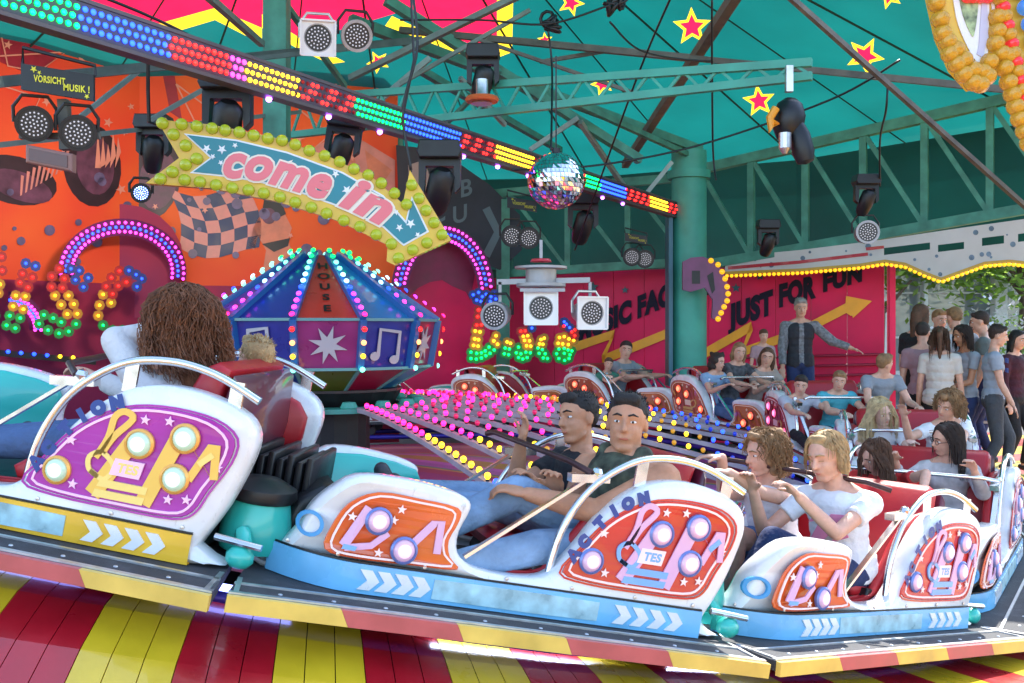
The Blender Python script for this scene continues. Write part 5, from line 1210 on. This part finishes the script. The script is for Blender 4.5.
    if kind in ('long', 'curly', 'pony', 'blown'):
        Ln = st.get('hl', .26)
        for sg in (1, -1):
            B.cap(hp(sg*.068,-.01,.05), hp(sg*.083,-.012,-.06), .026*hs, .03*hs, 10)
            if kind == 'long': B.cap(hp(sg*.078,-.02,-.05), hp(sg*.07,-.03,-.05)-V((0,0,Ln*.6))*s, .034*hs, .022*hs, 10)
        if kind == 'pony': B.cap(hp(0,-.1,.05), hp(0,-.16,.0), .03*hs, .03*hs, 10); B.cap(hp(0,-.16,.0), hp(0,-.15,-.05)-V((0,0,Ln))*s, .035*hs, .014*hs, 10)
        else: B.cap(hp(0,-.07,.0), hp(0,-.09,-.05)-V((0,0,Ln*.75))*s, .065*hs, .05*hs, 12)
    if kind == 'curly':
        for i in range(46):
            a = rnd.uniform(0, 2*pi); z = rnd.uniform(-.1, .1); 
            x, y = .088*cos(a), .095*sin(a)-.02
            if y > .03 and z < .09: continue
            B.ball(hp(x*(1-.3*max(0, z)/.1), y, z+.02), rnd.uniform(.02,.033)*hs, 8)
    if st.get('bun'): B.ball(hp(0,-.1,.09), .04*hs, 10)
    ho = remesh_obj(B, 'hair', hm, root, vox, 1)
    # strands
    if near or kind == 'blown':
        b = MB(); nS = {'short': 420, 'long': 460, 'curly': 650, 'pony': 160, 'blown': 1500}[kind]
        for i in range(nS):
            a = rnd.uniform(0, 2*pi); z = rnd.uniform(-.35, 1); r_ = sqrt(1-z*z); d0 = V((r_*cos(a), r_*sin(a), z))
            if d0.y > .35 and d0.z < (.5 if kind == 'short' else .72): continue
            p = hp(d0.x*.082, d0.y*.094-.02, d0.z*.082+.045); nrm = (p-hp(0,-.02,.045)).normalized(); pts = [p-nrm*.004]
            if kind == 'short':
                dr = (nrm*(.9 if d0.z > .5 else .3)+fd*.25+up*(.35 if d0.z > .3 else -.5)+V((rnd.gauss(0,.25), rnd.gauss(0,.25), rnd.gauss(0,.2)))).normalized(); ll = rnd.uniform(.010,.022)
                for k in range(2): pts.append(pts[-1]+dr*ll*.5); dr = (dr-up*.25).normalized()
                b.tube(pts, [.0028,.002,.0008], 3); continue
            Ln = st.get('hl', .26)*s*rnd.uniform(.75, 1.1)+.12; ns = 10; wind = TD(st['wind'])*V(st['wind']).length if 'wind' in st else V((0,0,0)); ph = rnd.uniform(0, 6)
            sx = 1 if d0.x >= 0 else -1; back = -.25 if kind != 'pony' else -.9; off = rnd.uniform(.0, .012)+(.012 if kind in ('curly','blown') else 0)
            cc = hp(0,-.018,.03); rr = (.088*hs+off, .102*hs+off, .094*hs+off)
            for k in range(ns):
                g = V((0,0,-1))*.8+wind*.9*(k/ns)
                if k < 5: g = g+hl*sx*(.5 if d0.y > 0 else .1)*(1 if kind != 'pony' else .2)+fd*(back if d0.y > -.2 else 0)
                cu_ = V((sin(ph+k*1.7), cos(ph+k*1.9), sin(ph*2+k)))*(.55 if kind == 'curly' else (.5 if kind == 'blown' else .07))
                q = pts[-1]+(g+cu_).normalized()*Ln/ns; dl = q-cc; lx, ly, lz = dl.dot(hl)/rr[0], dl.dot(fd)/rr[1], dl.dot(up)/rr[2]; n2 = sqrt(lx*lx+ly*ly+lz*lz)
                if n2 < 1: dl = dl/n2; q = cc+dl
                pts.append(q)
            kf = .55 if kind == 'blown' else .75
            b.tube(pts, [kf*w_ for w_ in (.003,.0042,.0042,.004,.004,.004,.0038,.0034,.003,.002,.001)], 3)
        b.build('strands', hm, ho)
    # face
    em = mat('eye white', (.75,.73,.7), .2); im = mat('iris dark', (.03,.015,.01), .15); lm_ = mat('lips '+st.get('skin', 'fair'), tuple(c*k for c, k in zip(SK[st.get('skin', 'fair')], (.85,.5,.5))), .4); bm_ = hm
    if near or st.get('face', 1):
        for sg in (1, -1):
            b = MB(); c = hp(sg*.031,.0728,.012)
            if st.get('closed'): b.cap(hp(sg*.019,.084,.008), hp(sg*.043,.078,.009), .0022*hs, .0018*hs, 6); b.build('eyelid', bm_, root, True)
            else:
                b.ball(c, (.0135*hs,.0105*hs,.0058*hs), 12, 0, RH); b.ball(c+fd*.0075*hs, (.0058*hs,.004*hs,.0052*hs), 10, 1, RH); b.build('eye', [em, im], root, True)
            b = MB(); b.tube([hp(sg*.013,.0945,.036), hp(sg*.032,.0885,.042), hp(sg*.05,.073,.034)], [.0035*hs,.0042*hs,.002*hs], 6); b.build('eyebrow', bm_, root, True)
        b = MB(); w = .026 if st.get('smile') else .02; lift = .008 if st.get('smile') else 0
        b.tube([hp(-w,.075,-.052+lift), hp(-w*.5,.087,-.0545), hp(0,.0905,-.0545), hp(w*.5,.087,-.0545), hp(w,.075,-.052+lift)], [.0015*hs,.0045*hs,.0052*hs,.0045*hs,.0015*hs], 6)
        b.build('lips', lm_, root, True)
    if st.get('glasses'):
        b = MB()
        for sg in (1, -1):
            b.tube([hp(sg*.033+.021*cos(t*.524), .098-.006*abs(cos(t*.524)), .012+.017*sin(t*.524)) for t in range(12)], .0018, 5, close=True); b.tube([hp(sg*.054,.09,.014), hp(sg*.078,.0,.012)], .0016, 5)
        b.tube([hp(-.012,.099,.015), hp(.012,.099,.015)], .0016, 5); b.build('glasses', BLACK, root)
    return root, dict(arms=arms, legs=legs, hp=hp, neck=neck, pel=pel, lat=lat, fwd=fwd, su=su)
def headlocal(W, px, py, ly):
    o = W.translation; y = V((W[0][1], W[1][1], W[2][1])); r = V(((px-512)/1000, 1, (330-py)/1000)); cm = V((0,0,CAMZ)); t = (ly+(o-cm).dot(y))/r.dot(y); return W.inverted() @ (cm+r*t)
HAIR = {n: mat('hair '+n, c, .72, var=.35, scale=25, bump=.4, bscale=60) for n, c in (('black', (.012,.009,.008)), ('darkbrown', (.035,.02,.014)), ('brown', (.10,.045,.022)), ('auburn', (.16,.06,.025)), ('lightbrown', (.26,.14,.06)), ('blond', (.42,.27,.12)), ('grey', (.3,.28,.26)), ('fairblond', (.5,.36,.18)))}
JEAN = cloth('washed denim', (.22,.33,.48), .35, 7); DJEAN = cloth('dark denim', (.02,.035,.11), .3, 7); MJEAN = cloth('blue denim', (.08,.14,.28), .3, 7); BLK = cloth('black cloth', (.015,.015,.018)); WHT = cloth('white cotton', (.78,.78,.8), .05); GRY = cloth('grey cotton', (.25,.27,.3), .15)
def sit(car, px, py, ly, lab, st, **K):
    W = CARM[car]; h = headlocal(W, px, py, ly) if px else V(K.pop('head')); s = st.get('s', 1.)
    lean = K.pop('lean', (-.16,0)); pz = K.pop('pz', .25); 
    nk = h+V((-.03,0,-.135))*s if 'neck' not in K else V(K.pop('neck')); 
    base = dict(head=tuple(h), neck=tuple(nk), pel=(nk.x+lean[0]*s, h.y+lean[1], max(pz, nk.z-.50*s)), lat=(0,1,0), face=(1,0,0), handL=(h.x+.35,h.y+.18,.6), handR=(h.x+.35,h.y-.12,.6), footL=(.62,h.y+.1,.12), footR=(.62,h.y-.1,.12), elbL=(0,.5,-1), elbR=(0,-.5,-1), toe=(.6,0,.6))
    base.update(K)
    if base['lat'][1] > 0 and 'flip' not in K: base['lat'] = tuple(base['lat'])
    # facing +x, the body's left side is +y (outward)
    return person(lab, W, base, st)
def loc(car, px, py, Y): return tuple(CARM[car].inverted() @ P(px, py, Y))
def tocam(car, h): return tuple((CARM[car].inverted() @ V((0,0,CAMZ))) - V(h))
def wdir(car, d): return tuple(CARM[car].to_3x3().inverted() @ V(d))
h2 = headlocal(CARM[2], 627, 424, .2); h2b = headlocal(CARM[2], 578, 419, -.2)
camo = mat('camouflage cotton', (.07,.08,.05), .85, var=.9, scale=16, bump=.2)
sit(2, 0, 0, 0, 'smiling young man in a camouflage tank top looking at the camera', dict(near=2, skin='tan', hair=(HAIR['black'],'short'), shirt=(camo,-1), pants=(JEAN,1), smile=1, s=1.06, hs=.95, arm=1.08),
    head=tuple(h2), neck=(h2.x-.02,.20,h2.z-.14), lat=(-.45,.9,0), lean=(-.06,0), pz=.27, face=tuple(V(tocam(2, h2)).normalized()+V((.12,0,.02))), handL=loc(2,528,494,3.78), handR=loc(2,556,492,3.95), elbL=(-.3,.8,-.9), elbR=(0,-.2,-1), hnL=(0,.3,1), footL=loc(2,425,573,3.55), footR=loc(2,415,540,3.75), kneeL=(0,.1,1), kneeR=(0,0,1))
sit(2, 0, 0, 0, 'young man in a black t-shirt in profile, holding the rail', dict(near=2, skin='tan', hair=(HAIR['black'],'short'), shirt=(BLK,.26), pants=(JEAN,1), s=.96),
    head=tuple(h2b), neck=(h2b.x-.05,-.18,h2b.z-.16), lat=(-.15,1,0), lean=(-.04,0), pz=.27, face=tuple(V((1,.32,-.02))), handL=loc(2,540,488,3.95), handR=loc(2,521,442,4.25), elbR=(.35,-.2,-1), hdR=(0,.2,1), hnR=(-1,0,.2), elbL=(0,.3,-1), footR=loc(2,385,488,4.15), footL=loc(2,398,500,4.0), kneeR=(0,0,1), kneeL=(0,0,1), toe=(.5,0,.8))
h3 = headlocal(CARM[3], 826, 457, .2); h3b = headlocal(CARM[3], 764, 454, -.2)
PINK = mat('pink print', (.8,.25,.4), .8)
sit(3, 0, 0, 0, 'girl in a white t-shirt with pink print, head tilted back, eyes closed', dict(near=2, fem=1, skin='fair', hair=(HAIR['blond'],'long'), hl=.0, shirt=(WHT,.24), loose=1.12, hem=1, pants=(DJEAN,1), closed=1, s=.94, print=[[(-.1,-.22),(-.03,-.2),(.06,.02),(.1,.16),(.02,.16),(-.05,.0)],[(.02,-.2),(.1,-.12),(.08,-.02),(.03,-.1)],[(-.1,.02),(-.03,.06),(-.06,.14)]], printm=PINK),
    head=tuple(h3), neck=(h3.x-.09,.21,h3.z-.145), lat=(-.25,1,0), lean=(-.10,0), pz=.24, face=tuple(V(wdir(3, (-.85,-.6,.38)))), handL=(.25,.26,.55), handR=(.22,-.02,.54), elbL=(-.2,.4,-1), elbR=(0,-.3,-1), footL=loc(3,748,622,4.2), footR=loc(3,728,610,4.4), kneeL=(.6,.2,1), kneeR=(.6,0,1))
sit(3, 0, 0, 0, 'curly haired girl in a sleeveless white top holding her arms out over the bar', dict(near=2, fem=1, skin='fair', hair=(HAIR['lightbrown'],'curly'), hl=.07, shirt=(WHT,.12), loose=1.1, pants=(MJEAN,.40), s=.94),
    head=tuple(h3b), neck=(h3b.x-.06,-.2,h3b.z-.155), lat=(0,1,0), lean=(-.10,0), pz=.24, face=tuple(V(wdir(3, (-1,-.35,.02)))), handL=loc(3,712,466,4.55), handR=loc(3,722,458,4.8), elbL=(0,.3,-1), elbR=(0,-.2,-1), hdL=wdir(3,(-1,-.1,.15)), curlL=.4, hdR=wdir(3,(-1,0,.1)), curlR=.9, footL=loc(3,728,618,4.75), footR=loc(3,715,606,4.9), kneeL=(.6,0,1), kneeR=(.6,0,1))
STR = mat('striped grey white knit', (.55,.52,.52), .85, var=.4, scale=12)
h4 = V((-.50,.12,.73)); h4b = headlocal(CARM[4], 858, 462, -.25)
sit(4, 0, 0, 0, 'dark haired girl with glasses gripping the bar beside the SUN hump', dict(near=1, fem=1, skin='fair', hair=(HAIR['darkbrown'],'long'), hl=.16, shirt=(STR,.9), pants=(JEAN,1), glasses=1, smile=1, s=.86),
    head=tuple(h4), neck=(h4.x-.05,.12,h4.z-.15), lean=(-.02,0), pz=.24, face=wdir(4,(-1,-.12,-.1)), handL=(h4.x+.3,.32,.60), handR=(h4.x+.3,-.12,.62), elbL=(0,.4,-1), elbR=(0,-.3,-1), wind=(-.4,.2,0))
sit(4, 0, 0, 0, 'long haired girl in a red top behind the girl with the tilted head', dict(near=1, fem=1, skin='fair', hair=(HAIR['brown'],'long'), hl=.22, shirt=(cloth('red cotton', (.6,.03,.03)),.25), pants=(MJEAN,1), s=.85),
    head=(-.10,-.22,.66), neck=(-.20,-.22,.54), lean=(-.12,0), pz=.24, face=wdir(4,(-.9,-.35,-.15)), handL=(.14,.1,.5), handR=(.1,-.3,.5), elbL=(-.2,.3,.4), elbR=(0,-.3,-1))
sit(5, 0, 0, 0, 'curly haired rider in a white t-shirt reaching toward the blonde beside', dict(near=1, skin='fair', fem=1, hair=(HAIR['lightbrown'],'curly'), hl=.03, shirt=(WHT,.24), loose=1.1, pants=(MJEAN,1), smile=1, s=.9),
    head=(-.18,.25,.76), neck=(-.25,.25,.62), pz=.24, face=wdir(5,(-.8,-.6,-.15)), lat=(-.3,1,0), handR=(.1,-.10,.72), handL=(.15,.25,.5), elbR=(0,-.2,-1), elbL=(0,.3,-1), curlR=.5)
sit(5, 0, 0, 0, 'long haired blonde girl in white beside the curly haired rider', dict(near=1, fem=1, skin='pale', hair=(HAIR['fairblond'],'long'), hl=.26, shirt=(WHT,.24), loose=1.1, pants=(MJEAN,1), s=.88),
    head=(-.2,-.22,.70), neck=(-.27,-.22,.56), pz=.22, face=wdir(5,(.2,-.95,-.02)), handR=(.12,-.3,.5), handL=(.12,-.05,.52))
CY = cloth('cyan cotton', (.08,.42,.5)); LG = cloth('light grey cotton', (.45,.45,.5)); LB = cloth('light blue cotton', (.25,.38,.55)); BRN = cloth('beige blouse', (.35,.28,.24)); DKG = cloth('dark patterned top', (.08,.08,.09), .6, 20); OLV = cloth('olive jacket', (.13,.12,.08), .3)
for (car, hd, lab, sh_, hr, fem, s, fc, extra) in (
    (6, (-.30,-.38,.66), 'boy in a pale t-shirt leaning against the smiling boy in cyan', LG, ('darkbrown','short'), 0, .76, (-.3,-1,-.25), dict(handL=(.05,-.1,.45), handR=(.05,-.5,.45))),
    (6, (-.28,-.02,.70), 'smiling boy in a cyan t-shirt holding the bar', CY, ('lightbrown','short'), 0, .76, (-.25,-1,-.05), dict(handL=(.05,.16,.45), handR=(.05,-.14,.45))),
    (6, (-.25,.40,.86), 'boy in a grey t-shirt seen from behind, left of the waiting group', GRY, ('lightbrown','short'), 0, .8, (1,.35,0), dict(handL=(.0,.6,.5), handR=(.05,.2,.48))),
    (7, (-.32,-.30,.72), 'dark haired girl in light blue in the car before the lettered wall', LB, ('darkbrown','curly'), 1, .82, (.5,-.6,0), dict(handL=(.0,-.1,.5), handR=(.0,-.45,.5))),
    (7, (-.36,.02,.82), 'girl with long light hair and a dark patterned top between two girls', DKG, ('lightbrown','long'), 1, .85, (.1,-1,-.1), dict(handL=(.0,.2,.5), handR=(.0,-.15,.5))),
    (7, (-.30,.36,.76), 'woman in beige and olive with brown hair beside the man at the wall', BRN, ('brown','long'), 1, .9, (-.2,-1,-.1), dict(handL=(.0,.5,.5), handR=(.0,.15,.5))),
    (8, (-.42,.12,.80), 'man in a dark grey shirt seated in front of the teal column', GRY, ('darkbrown','short'), 0, .95, (0,-1,.0), dict(handL=(.0,.3,.5), handR=(.0,-.1,.5))),
    (8, (-.38,-.28,.64), 'small child in green beside the seated man in dark grey', cloth('green cotton', (.05,.22,.15)), ('brown','short'), 0, .66, (.1,-1,0), dict(handL=(-.1,-.1,.5), handR=(-.1,-.4,.5)))):
    sit(car, 0, 0, 0, lab, dict(fem=fem, skin='fair', hair=(HAIR[hr[0]], hr[1]), hl=.15, shirt=(sh_,.24), pants=(BLK if s < .8 else MJEAN,1), s=s, smile='smiling' in lab), head=hd, neck=(hd[0]-.03, hd[1], hd[2]-.15*s), pz=.22, face=wdir(car, fc), **extra)
h1 = headlocal(CARM[1], 178, 330, .12); h1b = headlocal(CARM[1], 254, 360, -.2)
sit(1, 0, 0, 0, 'woman with wind blown brown hair and a loose white blouse in the left car', dict(near=1, fem=1, skin='fair', hair=(HAIR['auburn'],'blown'), hl=.16, shirt=(cloth('loose white blouse', (.6,.57,.56), .08),.93), loose=1.3, pants=(MJEAN,1), s=1.0, wind=tuple(V(wdir(1,(.5,.1,.1)))*.6), hs=1.25),
    head=tuple(h1), neck=(h1.x-.02,.12,h1.z-.17), lean=(-.05,0), pz=.28, lat=(.2,1,0), face=wdir(1,(-.8,.55,-.1)), handL=loc(1,185,325,3.75), handR=(h1.x+.42,-.2,.45), elbL=(1,.3,-.1), elbR=(0,-.4,-1))
sit(1, 0, 0, 0, 'blond child low in the left car, behind the woman with blown hair', dict(near=1, skin='fair', hair=(HAIR['blond'],'short'), shirt=(DKG,.24), pants=(BLK,1), s=.78),
    head=tuple(h1b), neck=(h1b.x+.0,-.2,h1b.z-.13), lean=(.10,0), pz=.26, face=wdir(1,(-.75,.6,-.05)))
def stand(px, py, Y, ang, lab, st, fl=0.02, group='people waiting by the exit', **K):
    hz = CAMZ+(330-py)/1000*Y-fl; s = hz/1.63; st['s'] = s; x = (px-512)/1000*Y; a = rad(ang); f = V((cos(a), sin(a), 0)); l = V((-sin(a), cos(a), 0)); o = V((x, Y, fl))
    lx = lambda u, v, w: tuple(o+f*u*s+l*v*s+V((0,0,w*s)))
    step = K.pop('step', .06); hb = K.pop('hb', 0)
    d = dict(head=lx(.05+hb,0,1.63), neck=lx(0,0,1.45), pel=lx(0,0,.93), lat=tuple(l), face=tuple(f+V((0,0,K.pop('nod', -.05)))), handL=lx(.10,.24,.80), handR=lx(.10,-.24,.80), footL=lx(step,.10,.09), footR=lx(-step,-.10,.09), elbL=tuple(-f+l*.3), elbR=tuple(-f-l*.3), kneeL=tuple(f), kneeR=tuple(f), toe=tuple(f), base=lx(0,0,0), curlL=.5, curlR=.5)
    for k, v in K.items(): d[k] = lx(*v) if k.startswith(('hand','foot','head','pel')) else v
    return person(lab, M.Identity(4), d, st, group)
r_, po = stand(993, 336, 10.3, -20, 'young man in a grey lettered t-shirt walking toward the right edge', dict(near=1, skin='fair', hair=(HAIR['darkbrown'],'short'), shirt=(cloth('heather grey', (.3,.34,.4)),.25), pants=(cloth('charcoal trousers', (.06,.065,.075)),1), arm=.9), step=.14, handR=(.18,-.22,.86))
b = MB()
for i in range(6):
    x = -.10+i*.04
    for (z, hh) in ((.10,.05),(.0,.045)):
        c = po['pel']+(po['neck']-po['pel'])*(.62)+po['su']*z+po['lat']*(-x)+po['fwd']*(.137-.9*x*x); b.box(c, (.006,.008,hh), M((po['lat'], po['fwd'], po['su'])).transposed()); b.box(c+po['su']*(hh/2-.004)*(1 if i % 2 else -1)+po['lat']*.008, (.022,.008,.007), M((po['lat'], po['fwd'], po['su'])).transposed())
b.build('shirt_print', NAVY, r_)
stand(985, 322, 11.6, 150, 'man in a grey green shirt standing behind the walking man', dict(skin='fair', hair=(HAIR['darkbrown'],'short'), shirt=(cloth('grey green cotton', (.14,.16,.15)),.25), pants=(DJEAN,1)))
stand(940, 338, 10.4, -150 + 215, 'woman with a ponytail, cream blouse and black trousers, seen from behind', dict(near=1, fem=1, skin='fair', hair=(HAIR['brown'],'pony'), hl=.26, shirt=(cloth('cream blouse', (.58,.52,.46), .06),.3), loose=1.15, pants=(BLK,1)), hb=.02)
stand(966, 336, 10.6, 190, 'woman with dark hair in a grey t-shirt and blue jeans, facing left', dict(near=1, fem=1, skin='tan', hair=(HAIR['darkbrown'],'long'), hl=.16, shirt=(cloth('pale grey tee', (.33,.35,.38)),.25), pants=(DJEAN,1)), nod=-.3, handR=(.28,-.05,1.08), handL=(.28,.08,1.05))
stand(957, 318, 11.8, 100, 'man in a white t-shirt with his back turned, in the middle of the waiting group', dict(skin='fair', hair=(HAIR['lightbrown'],'short'), shirt=(cloth('off white tee', (.5,.5,.52)),.25), pants=(MJEAN,1)))
stand(918, 316, 11.2, 30, 'woman with very long brown hair and a dark top, leftmost in the waiting group', dict(fem=1, skin='fair', hair=(HAIR['brown'],'long'), hl=.4, shirt=(BLK,.3), pants=(BLK,1)))
stand(922, 333, 10.9, 60, 'person in a dusty pink top left of the ponytailed woman', dict(fem=1, skin='fair', hair=(HAIR['darkbrown'],'short'), shirt=(cloth('dusty pink', (.35,.2,.22)),.3), pants=(BLK,.4)))
stand(937, 320, 12.4, -80, 'blond child facing the camera behind the waiting group', dict(fem=1, skin='fair', hair=(HAIR['lightbrown'],'short'), shirt=(LG,.3), pants=(MJEAN,1)))
stand(974, 327, 12.6, 20, 'person mostly hidden between the two men at the right', dict(fem=1, skin='tan', hair=(HAIR['brown'],'short'), shirt=(WHT,.3), pants=(DJEAN,1)))
stand(1014, 340, 11.1, -60, 'person in a black and burgundy top at the right edge, behind the walking man', dict(fem=1, skin='fair', hair=(HAIR['black'],'long'), hl=.2, shirt=(cloth('burgundy black top', (.05,.01,.02), .8, 5),.9), pants=(BLK,1)))
stand(800, 308, 12.75, -95, 'older man in a dark vest with one arm stretched out, standing at the crimson wall', dict(near=1, skin='fair', hair=(HAIR['grey'],'short'), shirt=(cloth('grey checked shirt', (.22,.22,.24), .5, 30),.95), vest=cloth('dark vest', (.03,.03,.04)), pants=(DJEAN,1)), fl=.25, group='x', handL=(.1,.62,1.12), elbL=(0,.3,-1))
stand(763, 336, 12.3, -90, 'child in a pink top standing left of the older man in the vest', dict(fem=1, skin='fair', hair=(HAIR['brown'],'short'), shirt=(cloth('pink tee', (.4,.25,.27)),.3), pants=(BLK,1)), fl=.42, group='x')
stand(448, 385, 13.6, -90, 'x', {}, 0) if 0 else None
for o in bpy.data.objects:
    if o.get('group') == 'x': del o['group']

# ------------------------------------------------------------------ turn the remesh jobs into plain meshes
for o, vox, sm in JOBS:
    m = o.modifiers.new('r', 'REMESH'); m.mode = 'VOXEL'; m.voxel_size = vox; m.use_smooth_shade = True
    m = o.modifiers.new('s', 'SMOOTH'); m.factor = .5; m.iterations = sm
dg = bpy.context.evaluated_depsgraph_get(); dg.update()
new = [(o, bpy.data.meshes.new_from_object(o.evaluated_get(dg))) for o, _, _ in JOBS]
for o, me in new:
    o.modifiers.clear(); mt = list(o.data.materials); o.data = me
    if not me.materials: [me.materials.append(x) for x in mt]
    me.polygons.foreach_set('use_smooth', [True]*len(me.polygons))

for o in bpy.data.objects:
    if o.get('label') and len(o['label'].split()) > 16: print('LONG', o['label'])
# spots added ahead of the stage lights to brighten the painted wall
for (p, aim, e_, c_) in ((P(228,105,6.1), (-4.6,13.4,3.6), 95, (1,.75,.55)), (P(345,140,7.1), (-6.4,11.5,3.2), 60, (1,.7,.6))):
    l = bpy.data.lights.new('added_wall_spot', 'SPOT'); l.energy = e_; l.color = c_; l.spot_size = rad(88); l.spot_blend = 1; l.shadow_soft_size = .12
    o = bpy.data.objects.new('added_wall_spot', l); COL.objects.link(o); p = V(p)+(V(aim)-V(p)).normalized()*2.6; o.location = p; o.rotation_euler = (p-V(aim)).to_track_quat('Z', 'Y').to_euler()
# ------------------------------------------------------------------ camera, sky, sun
cd = bpy.data.cameras.new('camera'); cd.sensor_width = 36; cd.lens = 36*1000/1024; cd.shift_y = -(341.5-330)/1024; cd.clip_end = 2000; cd.clip_start = .05
co = bpy.data.objects.new('camera', cd); COL.objects.link(co); co.location = (0,0,CAMZ); co.rotation_euler = (pi/2,0,0); SC.camera = co
w = bpy.data.worlds.new('World'); SC.world = w; w.use_nodes = True; N = w.node_tree.nodes; bg = N['Background']; sk_ = N.new('ShaderNodeTexSky'); sk_.sky_type = 'NISHITA'; sk_.sun_disc = False
EL, AZ = rad(50), rad(22)              # azimuth from +Y clockwise: the sun stands high beyond the right edge
sk_.sun_elevation = EL; sk_.sun_rotation = AZ; w.node_tree.links.new(sk_.outputs[0], bg.inputs['Color']); bg.inputs['Strength'].default_value = .15
sd_ = bpy.data.lights.new('sun', 'SUN'); sd_.energy = 2.6; sd_.angle = rad(.5); sd_.color = (1,.95,.87); so = bpy.data.objects.new('sun', sd_); COL.objects.link(so)
d = V((sin(AZ)*cos(EL), cos(AZ)*cos(EL), sin(EL))); so.rotation_euler = d.to_track_quat('Z', 'Y').to_euler()
SC.view_settings.view_transform = 'Standard'; SC.view_settings.look = 'None'; SC.view_settings.exposure = 2.2; SC.view_settings.gamma = 1; SC.view_settings.use_curve_mapping = False
SC.render.engine = 'CYCLES'; SC.cycles.use_denoising = True; SC.cycles.max_bounces = 8; SC.cycles.transmission_bounces = 4; SC.cycles.sample_clamp_indirect = 6
